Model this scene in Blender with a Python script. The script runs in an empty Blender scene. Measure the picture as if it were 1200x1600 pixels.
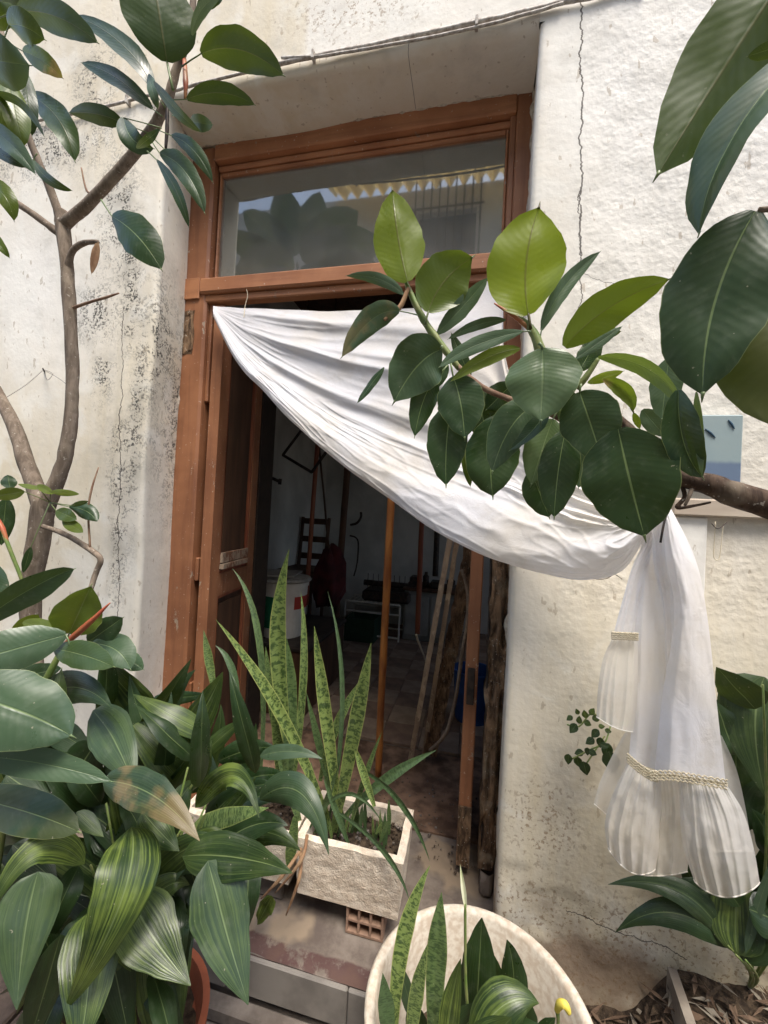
import bpy, math, random
from mathutils import Vector, Matrix, noise
random.seed(7)
S = bpy.context.scene
COL = S.collection
# ------------------------------------------------------------------ camera
YAW, PITCH, ROLL = math.radians(12.59), math.radians(.606), math.radians(3.017)
F = 620.0
EYE = Vector((0, 0, 1.31))
cy, sy, cp, sp, cr, sr = math.cos(YAW), math.sin(YAW), math.cos(PITCH), math.sin(PITCH), math.cos(ROLL), math.sin(ROLL)
fwd = Vector((-sy*cp, cy*cp, sp)); r0 = Vector((cy, sy, 0)); u0 = r0.cross(fwd)
RGT = cr*r0 + sr*u0; UPV = -sr*r0 + cr*u0
cd = bpy.data.cameras.new('camera'); cam = bpy.data.objects.new('camera', cd); COL.objects.link(cam)
cd.sensor_fit = 'HORIZONTAL'; cd.sensor_width = 36; cd.lens = F/1200*36
cd.clip_start = .02; cd.clip_end = 400
M = Matrix.Identity(4)
for i in range(3):
    M[i][0] = RGT[i]; M[i][1] = UPV[i]; M[i][2] = -fwd[i]; M[i][3] = EYE[i]
cam.matrix_world = M
S.camera = cam
# ------------------------------------------------------------------ light
w = bpy.data.worlds.new('World'); S.world = w; w.use_nodes = True
nt = w.node_tree; bg = nt.nodes['Background']
sky = nt.nodes.new('ShaderNodeTexSky'); sky.sky_type = 'NISHITA'; sky.sun_disc = False
SUN_EL, SUN_AZ = math.radians(66), math.radians(150)     # azimuth: clockwise from +Y
sky.sun_elevation = SUN_EL; sky.sun_rotation = SUN_AZ; sky.dust_density = 3; sky.air_density = 1.0; sky.ozone_density = .6
nt.links.new(sky.outputs[0], bg.inputs[0]); bg.inputs[1].default_value = .15
sd = bpy.data.lights.new('sun', 'SUN'); sd.energy = 1.75; sd.angle = math.radians(22); sd.color = (1, .95, .87)
sun = bpy.data.objects.new('sun', sd); COL.objects.link(sun)
dirv = Vector((math.sin(SUN_AZ)*math.cos(SUN_EL), math.cos(SUN_AZ)*math.cos(SUN_EL), math.sin(SUN_EL)))
sun.rotation_euler = dirv.to_track_quat('Z', 'Y').to_euler(); sun.location = dirv*20
S.view_settings.view_transform = 'Standard'; S.view_settings.look = 'None'
S.view_settings.exposure = 1.28; S.view_settings.gamma = 1; S.view_settings.use_curve_mapping = False

# ------------------------------------------------------------------ helpers
def ray(px, py):
    d = (px-600)/F*RGT - (py-800)/F*UPV + fwd
    return d
def P(px, py, Y):                      # point seen at a pixel, at distance Y in front of the house
    d = ray(px, py); return EYE + d*(Y/d.y)
def PZ(px, py, z):
    d = ray(px, py); return EYE + d*((z-EYE.z)/d.z)
def pxm(p):                            # metres per pixel at a point
    return (p-EYE).dot(fwd)/F
def N3(x, y=0, z=0): return noise.noise(Vector((x, y, z)))

class MB:
    def __init__(s): s.v = []; s.f = []; s.uv = []; s.m = []
    def add(s, v, f, uv=None, m=0):
        b = len(s.v); s.v += [tuple(p) for p in v]; s.f += [tuple(i+b for i in q) for q in f]
        s.uv += uv if uv else [(.5, .5)]*len(v); s.m += [m]*len(f)
        return s
    def box(s, a, b, rot=0, jit=0, m=0, bev=0):
        a = Vector(a); b = Vector(b); c = (a+b)/2; h = (b-a)/2
        vs = []
        R = Matrix.Rotation(rot, 3, 'Z')
        if bev <= 0:
            for z in (-1, 1):
                for x, y in ((-1, -1), (1, -1), (1, 1), (-1, 1)):
                    vs.append(c + R @ Vector((x*h.x, y*h.y, z*h.z)) + Vector([random.uniform(-jit, jit) for _ in range(3)]))
            fs = [(3, 2, 1, 0), (4, 5, 6, 7), (0, 1, 5, 4), (1, 2, 6, 5), (2, 3, 7, 6), (3, 0, 4, 7)]
            return s.add(vs, fs, None, m)
        # chamfered box: 24 vertices
        bev = min(bev, h.x*.9, h.y*.9, h.z*.9)
        idx = {}
        for z in (-1, 1):
            for y in (-1, 1):
                for x in (-1, 1):
                    for ax in range(3):
                        q = [x*(h.x-bev), y*(h.y-bev), z*(h.z-bev)]
                        q[ax] = (x, y, z)[ax]*(h.x, h.y, h.z)[ax]
                        idx[(x, y, z, ax)] = len(vs)
                        vs.append(c + R @ Vector(q) + Vector([random.uniform(-jit, jit) for _ in range(3)]))
        fs = []
        for ax in range(3):
            o = [i for i in range(3) if i != ax]
            for sgn in (-1, 1):
                cyc = []
                for q in ((-1, -1), (1, -1), (1, 1), (-1, 1)):
                    k = [0, 0, 0]; k[ax] = sgn; k[o[0]] = q[0]; k[o[1]] = q[1]
                    cyc.append(idx[(k[0], k[1], k[2], ax)])
                fs.append(tuple(cyc))
        for ax in range(3):                                   # edge quads along axis ax
            o = [i for i in range(3) if i != ax]
            for s1 in (-1, 1):
                for s2 in (-1, 1):
                    k0 = [0, 0, 0]; k0[o[0]] = s1; k0[o[1]] = s2
                    ka = list(k0); ka[ax] = -1; kb = list(k0); kb[ax] = 1
                    fs.append((idx[(*ka, o[0])], idx[(*kb, o[0])], idx[(*kb, o[1])], idx[(*ka, o[1])]))
        for z in (-1, 1):
            for y in (-1, 1):
                for x in (-1, 1):
                    fs.append((idx[(x, y, z, 0)], idx[(x, y, z, 1)], idx[(x, y, z, 2)]))
        s.add(vs, fs, None, m); s.fix = True
        return s
    def tube(s, pts, rad, seg=8, m=0, cap=True, sub=1, rough=0):
        pts = [Vector(p) for p in pts]
        if not hasattr(rad, '__len__'): rad = [rad]*len(pts)
        if sub > 1:
            np_, nr = [], []
            n = len(pts)
            for i in range(n-1):
                p0, p1, p2, p3 = pts[max(i-1, 0)], pts[i], pts[i+1], pts[min(i+2, n-1)]
                for k in range(sub):
                    t = k/sub; np_.append(cr_(p0, p1, p2, p3, t)); nr.append(rad[i]*(1-t)+rad[i+1]*t)
            np_.append(pts[-1]); nr.append(rad[-1]); pts, rad = np_, nr
        vs, fs, uv = [], [], []
        n = len(pts); ref = None
        for i, p in enumerate(pts):
            t = (pts[min(i+1, n-1)]-pts[max(i-1, 0)]).normalized()
            if ref is None:
                ref = Vector((0, 0, 1)) if abs(t.z) < .9 else Vector((1, 0, 0))
            a = (ref - t*ref.dot(t)).normalized(); ref = a; b = t.cross(a)
            for k in range(seg):
                an = 2*math.pi*k/seg
                rr = rad[i]*(1+rough*N3(p.x*60+k*1.7, p.y*60, p.z*60))
                vs.append(p + (a*math.cos(an)+b*math.sin(an))*rr); uv.append((k/seg, i/n))
        for i in range(n-1):
            for k in range(seg):
                fs.append((i*seg+k, i*seg+(k+1) % seg, (i+1)*seg+(k+1) % seg, (i+1)*seg+k))
        if cap:
            fs.append(tuple(range(seg-1, -1, -1))); fs.append(tuple((n-1)*seg+k for k in range(seg)))
        return s.add(vs, fs, uv, m)
    def lathe(s, prof, c, seg=48, m=0, wob=0):
        c = Vector(c); vs, fs = [], []
        for j, (r, z) in enumerate(prof):
            for k in range(seg):
                an = 2*math.pi*k/seg
                rr = r*(1+wob*N3(math.cos(an)*2+c.x*9, math.sin(an)*2, z*8))
                vs.append(c+Vector((rr*math.cos(an), rr*math.sin(an), z+wob*.2*N3(math.cos(an)*3, math.sin(an)*3, 4.4))))
        for j in range(len(prof)-1):
            for k in range(seg):
                fs.append((j*seg+k, j*seg+(k+1) % seg, (j+1)*seg+(k+1) % seg, (j+1)*seg+k))
        return s.add(vs, fs, None, m)
    def grid(s, pts, nu, nv, uv=None, m=0):      # pts row-major [j*nu+i]
        fs = [(j*nu+i, j*nu+i+1, (j+1)*nu+i+1, (j+1)*nu+i) for j in range(nv-1) for i in range(nu-1)]
        return s.add(pts, fs, uv or [(i/(nu-1), j/(nv-1)) for j in range(nv) for i in range(nu)], m)
    def build(s, name, mat, parent=None, smooth=False, kind=None, label=None, attrs=None):
        me = bpy.data.meshes.new(name); me.from_pydata(s.v, [], s.f)
        ul = me.uv_layers.new(name='UVMap')
        vi = [0]*len(me.loops); me.loops.foreach_get('vertex_index', vi)
        fl = []
        for i in vi: fl += s.uv[i]
        ul.data.foreach_set('uv', fl)
        mats = mat if isinstance(mat, (list, tuple)) else [mat]
        for q in mats: me.materials.append(q)
        if len(mats) > 1: me.polygons.foreach_set('material_index', s.m)
        if smooth: me.polygons.foreach_set('use_smooth', [True]*len(me.polygons))
        if attrs:
            for k, vals in attrs.items():
                a = me.attributes.new(k, 'FLOAT', 'POINT'); a.data.foreach_set('value', vals)
        if hasattr(s, 'fix'):
            import bmesh
            bm = bmesh.new(); bm.from_mesh(me); bmesh.ops.recalc_face_normals(bm, faces=bm.faces); bm.to_mesh(me); bm.free()
        me.update()
        o = bpy.data.objects.new(name, me); COL.objects.link(o)
        if parent is not None: attach(o, parent)
        if kind: o['kind'] = kind
        if label: o['label'] = label
        return o
def world_t(o):
    t = o.location.copy()
    while o.parent: t = t + (o.parent.location if False else Vector()); o = o.parent
    return t
BASE = {}
def attach(o, p):
    o.parent = p
    off = BASE.get(p.name, Vector())
    o.matrix_parent_inverse = Matrix.Translation(-off)
def thing(name, label, cat, loc, group=None):
    o = bpy.data.objects.new(name, None); COL.objects.link(o); o.location = loc; o.empty_display_size = .05
    BASE[o.name] = Vector(loc); o['label'] = label; o['category'] = cat
    if group: o['group'] = group
    return o
def tag(o, label, cat, group=None):
    o['label'] = label; o['category'] = cat
    if group: o['group'] = group
    return o
def cr_(p0, p1, p2, p3, t):
    return .5*((2*p1)+(-p0+p2)*t+(2*p0-5*p1+4*p2-p3)*t*t+(-p0+3*p1-3*p2+p3)*t**3)
def spl(pts, t):
    n = len(pts)-1; x = min(max(t, 0), 1)*n; i = min(int(x), n-1)
    return cr_(pts[max(i-1, 0)], pts[i], pts[i+1], pts[min(i+2, n)], x-i)

# ------------------------------------------------------------------ materials
class NT:
    def __init__(s, name, rough=.6, spec=.3):
        s.m = bpy.data.materials.new(name); s.m.use_nodes = True; s.t = s.m.node_tree
        s.b = s.t.nodes['Principled BSDF']; s.b.inputs['Roughness'].default_value = rough
        s.b.inputs['Specular IOR Level'].default_value = spec; s.out = s.t.nodes['Material Output']
    def n(s, ty, **kw):
        q = s.t.nodes.new('ShaderNode'+ty)
        for k, v in kw.items():
            if k.startswith('i_'):
                key = k[2:]; key = int(key) if key.isdigit() else key.replace('_', ' ')
                if isinstance(v, bpy.types.NodeSocket): s.t.links.new(v, q.inputs[key])
                else: q.inputs[key].default_value = v
            else: setattr(q, k, v)
        return q
    def link(s, a, b): s.t.links.new(a, b)
    def math(s, op, a, b=None, c=None, clamp=False):
        q = s.n('Math', operation=op, use_clamp=clamp)
        for i, v in enumerate((a, b, c)):
            if v is None: continue
            if isinstance(v, (int, float)): q.inputs[i].default_value = v
            else: s.link(v, q.inputs[i])
        return q.outputs[0]
    def coord(s, w='Object'): return s.n('TexCoord').outputs[w]
    def noise(s, vec, scale, detail=5, rough=.55, dist=0):
        q = s.n('TexNoise'); s.link(vec, q.inputs['Vector']); q.inputs['Scale'].default_value = scale
        q.inputs['Detail'].default_value = detail; q.inputs['Roughness'].default_value = rough; q.inputs['Distortion'].default_value = dist
        return q.outputs[0]
    def stretch(s, vec, sx, sy_, sz):
        q = s.n('Mapping'); s.link(vec, q.inputs[0]); q.inputs['Scale'].default_value = (sx, sy_, sz); return q.outputs[0]
    def ramp(s, f, stops):
        q = s.n('ValToRGB'); s.link(f, q.inputs[0]); e = q.color_ramp.elements
        while len(e) < len(stops): e.new(.5)
        for i, (p, c) in enumerate(stops):
            e[i].position = p; e[i].color = (*c, 1) if hasattr(c, '__len__') else (c, c, c, 1)
        return q.outputs[0]
    def sm(s, f, a, b):
        q = s.n('MapRange', interpolation_type='SMOOTHSTEP'); s.link(f, q.inputs[0])
        q.inputs[1].default_value = a; q.inputs[2].default_value = b; return q.outputs[0]
    def mix(s, f, a, b, mode='MIX'):
        q = s.n('Mix', data_type='RGBA', blend_type=mode)
        for v, k in ((f, 0), (a, 6), (b, 7)):
            if isinstance(v, bpy.types.NodeSocket): s.link(v, q.inputs[k])
            elif k == 0: q.inputs[0].default_value = v
            else: q.inputs[k].default_value = (*v, 1)
        return q.outputs[2]
    def attr(s, name, ty='GEOMETRY'):
        q = s.n('Attribute', attribute_name=name, attribute_type=ty); return q.outputs['Fac']
    def bump(s, h, strength=.3, dist=.01, prev=None):
        q = s.n('Bump'); s.link(h, q.inputs['Height']); q.inputs['Strength'].default_value = strength; q.inputs['Distance'].default_value = dist
        if prev: s.link(prev, q.inputs['Normal'])
        return q.outputs[0]
    def fin(s, col=None, nrm=None, rough=None):
        if col is not None:
            if isinstance(col, bpy.types.NodeSocket): s.link(col, s.b.inputs['Base Color'])
            else: s.b.inputs['Base Color'].default_value = (*col, 1)
        if nrm is not None: s.link(nrm, s.b.inputs['Normal'])
        if rough is not None: s.link(rough, s.b.inputs['Roughness'])
        return s.m

def m_simple(name, a, b, scale=20, rough=.7, bump=.3, bd=.003, spec=.3, metal=0, st=(1, 1, 1)):
    t = NT(name, rough, spec); o = t.stretch(t.coord(), *st); n1 = t.noise(o, scale); n2 = t.noise(o, scale*6, 3)
    c = t.mix(t.sm(n1, .35, .65), a, b); t.b.inputs['Metallic'].default_value = metal
    return t.fin(c, t.bump(t.math('ADD', n1, t.math('MULTIPLY', n2, .4)), bump, bd))

def m_plaster():
    t = NT('old_whitewash', .85, .2); o = t.coord()
    big = t.noise(o, 1.6, 4); mid = t.noise(o, 9, 6, .6); fine = t.noise(o, 60, 4); vert = t.noise(t.stretch(o, 14, 14, 1.6), 1.5, 6, .65)
    warm, mould, dirt, stucco = (t.attr(k) for k in ('warm', 'mould', 'dirt', 'stucco'))
    base = t.mix(t.sm(big, .35, .7), (.74, .72, .665), (.81, .795, .75))
    base = t.mix(t.math('MULTIPLY', warm, t.math('ADD', t.math('MULTIPLY', vert, .9), .35), clamp=True), base, (.64, .555, .385))
    base = t.mix(t.math('MULTIPLY', t.sm(mid, .5, .72), .30), base, (.44, .42, .36))
    base = t.mix(t.math('MULTIPLY', t.math('MULTIPLY', t.sm(t.noise(o, 5, 5, .6, .5), .5, .62), .45), t.math('SUBTRACT', 1, stucco)), base, (.80, .79, .73))
    # small peeled spots
    base = t.mix(t.math('MULTIPLY', t.sm(t.noise(t.stretch(o, 1, 1, .45), 55, 3, .5), .66, .70), .5), base, (.33, .26, .18))
    # mould speckles
    sp_ = t.math('MULTIPLY', t.sm(t.noise(o, 120, 3, .7), .47, .56), t.sm(t.noise(o, 22, 5, .7, .6), .43, .56))
    base = t.mix(t.math('MULTIPLY', t.math('ADD', sp_, t.math('MULTIPLY', t.sm(mid, .3, .7), .28)), t.math('MULTIPLY', mould, .85), clamp=True), base, (.10, .097, .085))
    # brown dirt with uneven edge
    dm = t.sm(t.math('ADD', dirt, t.math('MULTIPLY', t.math('SUBTRACT', mid, .5), .9)), .3, .75)
    base = t.mix(dm, base, t.mix(fine, (.26, .19, .13), (.40, .31, .22)))
    sp2 = t.math('MULTIPLY', t.sm(t.noise(o, 90, 4, .7), .54, .62), t.sm(dirt, .02, .35))
    base = t.mix(t.math('MULTIPLY', sp2, .75), base, (.28, .19, .11))
    # cracks
    sep = t.n('SeparateXYZ'); t.link(o, sep.inputs[0])
    allc = None
    for (pa, pb, wd, k) in CRACKS:
        ax, az, bx, bz = pa.x, pa.z, pb.x, pb.z
        if abs(bz-az) > abs(bx-ax):
            u, v, a, b, c0, c1 = sep.outputs[2], sep.outputs[0], az, bz, ax, bx
        else: u, v, a, b, c0, c1 = sep.outputs[0], sep.outputs[2], ax, bx, az, bz
        lin = t.math('MULTIPLY_ADD', u, (c1-c0)/(b-a), c0-a*(c1-c0)/(b-a))
        cv = t.n('CombineXYZ'); t.link(u, cv.inputs[0]); cv.inputs[1].default_value = k*3.1
        wob = t.math('MULTIPLY', t.math('SUBTRACT', t.noise(cv.outputs[0], 9, 6, .7), .5), .055)
        d = t.math('ABSOLUTE', t.math('SUBTRACT', t.math('SUBTRACT', v, lin), wob))
        wn = t.math('MULTIPLY', t.math('ADD', t.noise(cv.outputs[0], 30, 3), .1), wd)
        inside = t.math('MULTIPLY', t.math('GREATER_THAN', u, min(a, b)), t.math('LESS_THAN', u, max(a, b)))
        line = t.math('MULTIPLY', t.math('LESS_THAN', d, wn), inside)
        allc = line if allc is None else t.math('MAXIMUM', allc, line)
    base = t.mix(t.math('MULTIPLY', allc, .85), base, (.05, .04, .035))
    h = t.math('ADD', t.math('MULTIPLY', mid, .35), t.math('MULTIPLY', fine, .25))
    blob = t.n('TexVoronoi', feature='SMOOTH_F1'); t.link(o, blob.inputs['Vector']); blob.inputs['Scale'].default_value = 70; blob.inputs['Smoothness'].default_value = 1
    h2 = t.math('MULTIPLY', t.math('SUBTRACT', t.noise(o, 42, 4, .6), t.math('MULTIPLY', blob.outputs[0], .5)), t.math('MULTIPLY_ADD', stucco, .62, .16))
    h = t.math('SUBTRACT', t.math('ADD', h, h2), t.math('MULTIPLY', allc, 1.5))
    h = t.math('SUBTRACT', h, t.math('MULTIPLY', sp_, t.math('MULTIPLY', mould, .3)))
    return t.fin(base, t.bump(h, .75, .0045))

def m_wood_paint(name='brown_painted_wood', wear=.0, col=(.33, .145, .07), col2=(.23, .095, .046), axis='z'):
    t = NT(name, .45, .4); o = t.coord()
    st = {'z': (1, 1, .06), 'x': (.06, 1, 1)}[axis]
    g = t.noise(t.stretch(o, *st), 45, 5, .6, .3); big = t.noise(o, 6, 4)
    c = t.mix(t.sm(big, .3, .7), col, col2)
    c = t.mix(t.math('MULTIPLY', t.sm(g, .45, .7), .35), c, (.12, .045, .025))
    specks = t.sm(t.noise(o, 85, 3, .6), .67, .70)
    c = t.mix(t.math('MULTIPLY', specks, .75), c, (.55, .45, .36))
    chip = t.sm(t.noise(t.stretch(o, 1, 1, .5), 16, 6, .75), .64-wear, .66-wear)
    c = t.mix(chip, c, t.mix(g, (.15, .10, .07), (.5, .4, .3)))
    h = t.math('SUBTRACT', t.math('MULTIPLY', g, .5), chip)
    return t.fin(c, t.bump(h, .5, .002), t.math('MULTIPLY_ADD', t.noise(o, 30), .3, .32))

def m_leaf(name, upper, upper2, under, sheen=.35, kind='rubber', trans=.35):
    t = NT(name, sheen, .45)
    uv = t.coord('UV'); sep = t.n('SeparateXYZ'); t.link(uv, sep.inputs[0]); u, v = sep.outputs[0], sep.outputs[1]
    tone = t.attr('tone', 'OBJECT'); pale = t.attr('pale', 'OBJECT'); seed = t.attr('seed', 'OBJECT'); brown = t.attr('brown', 'OBJECT')
    au = t.math('ABSOLUTE', t.math('SUBTRACT', u, .5))
    ob = t.coord(); off = t.n('VectorMath', operation='ADD'); t.link(ob, off.inputs[0]); cs = t.n('CombineXYZ'); t.link(seed, cs.inputs[0]); t.link(cs.outputs[0], off.inputs[1])
    pos = off.outputs[0]
    big = t.noise(pos, 9, 4); fine = t.noise(pos, 55, 4)
    c = t.mix(t.sm(big, .3, .7), upper, upper2)
    yel = (.19, .24, .015) if kind == 'rubber' else (.25, .33, .06)
    if kind == 'rubber':
        c = t.mix(tone, c, yel)  # tone: yellow-green tint, backlight of some leaves put into the colour
        wv = t.math('SINE', t.math('MULTIPLY_ADD', t.math('SUBTRACT', v, t.math('MULTIPLY', au, .35)), 105, t.math('MULTIPLY', big, 9)))
        veins = t.math('MULTIPLY', t.math('MULTIPLY', t.sm(wv, .3, 1), t.sm(fine, .35, .75)), .13)
        c = t.mix(veins, c, (.12, .17, .08))
        c = t.mix(t.math('SUBTRACT', 1, t.sm(au, .006, .016)), c, t.mix(tone, (.16, .22, .08), (.10, .07, .03)))
        c = t.mix(t.math('MULTIPLY', t.sm(au, .485, .5), .5), c, (.35, .38, .14))
        h = t.math('ADD', t.math('MULTIPLY', wv, .10), t.math('MULTIPLY_ADD', t.sm(au, .0, .03), 1.0, t.math('MULTIPLY', big, 6)))
        bd = .0008
    elif kind == 'strap':
        cvv = t.n('CombineXYZ'); t.link(t.math('MULTIPLY', u, 30), cvv.inputs[0]); t.link(t.math('MULTIPLY', v, 1.2), cvv.inputs[1]); t.link(seed, cvv.inputs[2])
        st = t.noise(cvv.outputs[0], 1, 4, .7)
        c = t.mix(t.math('MULTIPLY', t.sm(st, .40, .75), .38), c, t.mix(tone, (.05, .09, .035), (.13, .2, .05)))
        c = t.mix(t.math('MULTIPLY', t.math('MULTIPLY', t.sm(t.math('MULTIPLY_ADD', t.noise(pos, 16, 3), .6, st), .68, 1.0), tone), 1.0, clamp=True), c, yel)
        c = t.mix(t.math('MULTIPLY', t.math('SUBTRACT', 1, t.sm(au, .004, .02)), .6), c, (.20, .26, .10))
        wv = t.math('SINE', t.math('MULTIPLY_ADD', u, 95, t.math('MULTIPLY', big, 6)))
        h = t.math('ADD', t.math('MULTIPLY', wv, .12), t.math('MULTIPLY_ADD', big, 1.5, st)); bd = .0012
    else:   # banded (snake plant)
        cvv = t.n('CombineXYZ'); t.link(t.math('MULTIPLY', u, 3.2), cvv.inputs[0]); t.link(t.math('MULTIPLY', v, 62), cvv.inputs[1]); t.link(seed, cvv.inputs[2])
        bnd = t.noise(cvv.outputs[0], 1, 4, .6, .5)
        c = t.mix(t.sm(bnd, .46, .58), t.mix(tone, (.07, .12, .045), (.24, .32, .09)), t.mix(tone, upper, (.045, .085, .025)))
        c = t.mix(t.math('MULTIPLY', t.sm(au, .42, .47), t.math('MULTIPLY', tone, .8)), c, (.42, .45, .14))
        h = bnd; bd = .0006
    c = t.mix(t.math('MULTIPLY', pale, .75), c, (.12, .185, .115))  # pale: grey-green tint, sky sheen of some leaves put into the colour
    dust = t.math('MULTIPLY', t.sm(fine, .5, .8), .10)
    c = t.mix(dust, c, (.28, .30, .24))
    c = t.mix(t.math('MULTIPLY', brown, t.sm(t.math('ADD', t.math('MULTIPLY', t.noise(pos, 14, 5), .9), t.math('MULTIPLY', v, .18)), .50, .62)), c, (.42, .25, .11))
    c = t.mix(t.math('MULTIPLY', t.sm(t.noise(pos, 170, 2), .735, .76), .6), c, (.36, .33, .24))
    # leaf tips and bitten spots go brown
    geo = t.n('NewGeometry'); bf = geo.outputs['Backfacing']
    cu = t.mix(tone, under, yel)
    cu = t.mix(t.math('MULTIPLY', t.math('SUBTRACT', 1, t.sm(au, .008, .02)), .7), cu, (.10, .06, .03))
    c = t.mix(bf, c, t.mix(.35, cu, c))
    nrm = t.bump(h, .5 if kind != 'strap' else .28, bd)
    t.fin(c, nrm, t.math('MULTIPLY_ADD', t.math('ADD', fine, t.sm(big, .3, .8)), .22, sheen-.16))
    tr = t.n('BsdfTranslucent'); t.link(t.mix(.6, c, (.34, .48, .03)), tr.inputs[0]); t.link(nrm, tr.inputs['Normal'])
    ms = t.n('MixShader'); t.link(t.math('MULTIPLY_ADD', tone, trans, .07), ms.inputs[0]); t.link(t.b.outputs[0], ms.inputs[1]); t.link(tr.outputs[0], ms.inputs[2])
    t.link(ms.outputs[0], t.out.inputs[0])
    return t.m

def m_cloth(name='white_cotton', alpha=0.0, col=(.84, .84, .87)):
    t = NT(name, .9, .1); o = t.coord(); uv = t.coord('UV')
    big = t.noise(o, 5, 4); warm = t.sm(t.noise(o, 3.2, 3), .42, .66)
    c = t.mix(t.math('MULTIPLY', warm, .6), col, (.80, .74, .63))
    c = t.mix(t.math('MULTIPLY', t.sm(t.noise(o, 7, 6, .65), .50, .72), .38), c, (.56, .50, .41))
    wr = t.math('ADD', t.math('ABSOLUTE', t.math('SUBTRACT', t.noise(o, 13, 4, .55, 1.6), .5)), t.math('MULTIPLY', t.math('ABSOLUTE', t.math('SUBTRACT', t.noise(o, 37, 3, .5, 1.0), .5)), .4)); wv = t.noise(o, 700, 2)
    nrm = t.bump(wr, .32, .009); nrm = t.bump(wv, .15, .0005, nrm)
    t.fin(c, nrm)
    t.b.inputs['Sheen Weight'].default_value = .2
    tr = t.n('BsdfTranslucent'); t.link(c, tr.inputs[0])
    ms = t.n('MixShader', i_0=.36); t.link(t.b.outputs[0], ms.inputs[1]); t.link(tr.outputs[0], ms.inputs[2])
    last = ms.outputs[0]
    if alpha:
        tp = t.n('BsdfTransparent'); m2 = t.n('MixShader', i_0=alpha); t.link(last, m2.inputs[1]); t.link(tp.outputs[0], m2.inputs[2]); last = m2.outputs[0]
    t.link(last, t.out.inputs[0])
    return t.m

def m_bark(name, a, b, sc=30):
    t = NT(name, .8, .2); o = t.coord(); uv = t.coord('UV')
    n1 = t.noise(t.stretch(o, 1, 1, .25), sc*2.2, 6, .65, .5); n2 = t.noise(o, sc*.4, 4)
    c = t.mix(t.sm(n1, .35, .68), a, b); c = t.mix(t.math('MULTIPLY', t.sm(n2, .55, .7), .45), c, (.36, .30, .22))
    c = t.mix(t.math('MULTIPLY', t.sm(t.noise(o, 130, 2), .66, .7), .7), c, (.45, .41, .34))
    return t.fin(c, t.bump(t.math('ADD', n1, t.math('MULTIPLY', n2, .5)), .7, .003))

def m_glass():
    t = NT('dusty_glass', .05); o = t.coord()
    g = t.n('BsdfGlossy'); g.inputs['Roughness'].default_value = .03; g.inputs[0].default_value = (.95, 1, .98, 1)
    tp = t.n('BsdfTransparent'); tp.inputs[0].default_value = (.93, .96, .94, 1)
    df = t.n('BsdfDiffuse'); df.inputs[0].default_value = (.5, .49, .44, 1)
    fr = t.n('Fresnel', i_IOR=3.0)
    m1 = t.n('MixShader'); t.link(fr.outputs[0], m1.inputs[0]); t.link(tp.outputs[0], m1.inputs[1]); t.link(g.outputs[0], m1.inputs[2])
    m2 = t.n('MixShader'); t.link(t.math('MULTIPLY', t.noise(o, 7, 5, .6), .5), m2.inputs[0]); t.link(m1.outputs[0], m2.inputs[1]); t.link(df.outputs[0], m2.inputs[2])
    t.link(m2.outputs[0], t.out.inputs[0]); return t.m

WY, FY = 1.15, 1.33
CRACKS = [(P(908, 5, WY), P(908, 400, WY), .0034, 1), (P(905, 560, WY), P(908, 290, WY), .0022, 2), (P(183, 990, WY), P(193, 480, WY), .0026, 3),
          (P(885, 1425, WY), P(1075, 1500, WY), .0022, 4), (P(637, 60, WY), P(642, 170, WY), .0014, 5), (P(900, 425, WY), P(960, 445, WY), .0012, 6)]
M_PL = m_plaster()
M_BR = m_wood_paint(); M_BRX = m_wood_paint('brown_painted_crosswise_wood', 0, axis='x', col=(.44, .20, .095), col2=(.33, .135, .062))
M_WORN = m_wood_paint('worn_painted_wood', .12, (.22, .10, .055), (.13, .06, .035))
M_ROT = m_bark('rotten_bare_wood', (.055, .035, .022), (.27, .17, .10), 26)
M_GL = m_glass()
M_RUB = m_leaf('rubber_leaf', (.012, .034, .010), (.022, .052, .015), (.026, .056, .016), .34, 'rubber', .42)
M_STR = m_leaf('strap_leaf', (.009, .023, .007), (.019, .042, .012), (.03, .06, .02), .34, 'strap', .18)
M_SNK = m_leaf('banded_leaf', (.035, .065, .025), (.05, .09, .035), (.07, .11, .05), .42, 'snake', .1)
M_CL = m_cloth(); M_SHEER = m_cloth('sheer_cotton', .22, (.80, .78, .74)); M_LACE = m_cloth('yellowed_lace', .0, (.74, .67, .50))
M_BARK = m_bark('smooth_grey_brown_bark', (.15, .115, .085), (.27, .215, .165)); M_BARKD = m_bark('dark_bark', (.05, .032, .022), (.12, .08, .055))
M_TWIG = m_simple('dry_twig', (.20, .11, .07), (.30, .20, .13), 40)
M_GST = m_simple('green_stem', (.13, .20, .05), (.20, .22, .08), 40, .45)
M_RED = m_simple('red_bud', (.45, .10, .06), (.35, .16, .06), 25, .4)
M_DEAD = m_simple('dead_leaf', (.24, .13, .07), (.36, .23, .13), 30, .8)
M_STONE = m_simple('pale_cast_stone', (.78, .68, .55), (.64, .53, .41), 40, .9, 1.0, .006)
M_POT = m_simple('mottled_cream_glaze', (.66, .60, .50), (.52, .43, .33), 70, .55, .35, .001)
M_SOIL = m_simple('dark_soil', (.035, .024, .016), (.10, .07, .045), 60, .95, 1, .008)
M_TERRA = m_simple('terracotta', (.34, .10, .05), (.25, .075, .04), 12, .75, .3, .002)
M_BRICK = m_simple('hollow_brick_clay', (.36, .23, .16), (.27, .17, .12), 40, .9, .6, .003)
M_CONC = m_simple('worn_concrete', (.22, .19, .165), (.12, .10, .085), 14, .9, .8, .004)
M_PAVE = m_simple('dusty_paver', (.14, .105, .085), (.08, .06, .05), 22, .9, .8, .004)
M_GROUND = m_simple('bare_earth', (.10, .075, .055), (.16, .12, .09), 10, .95, 1, .01)
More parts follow.
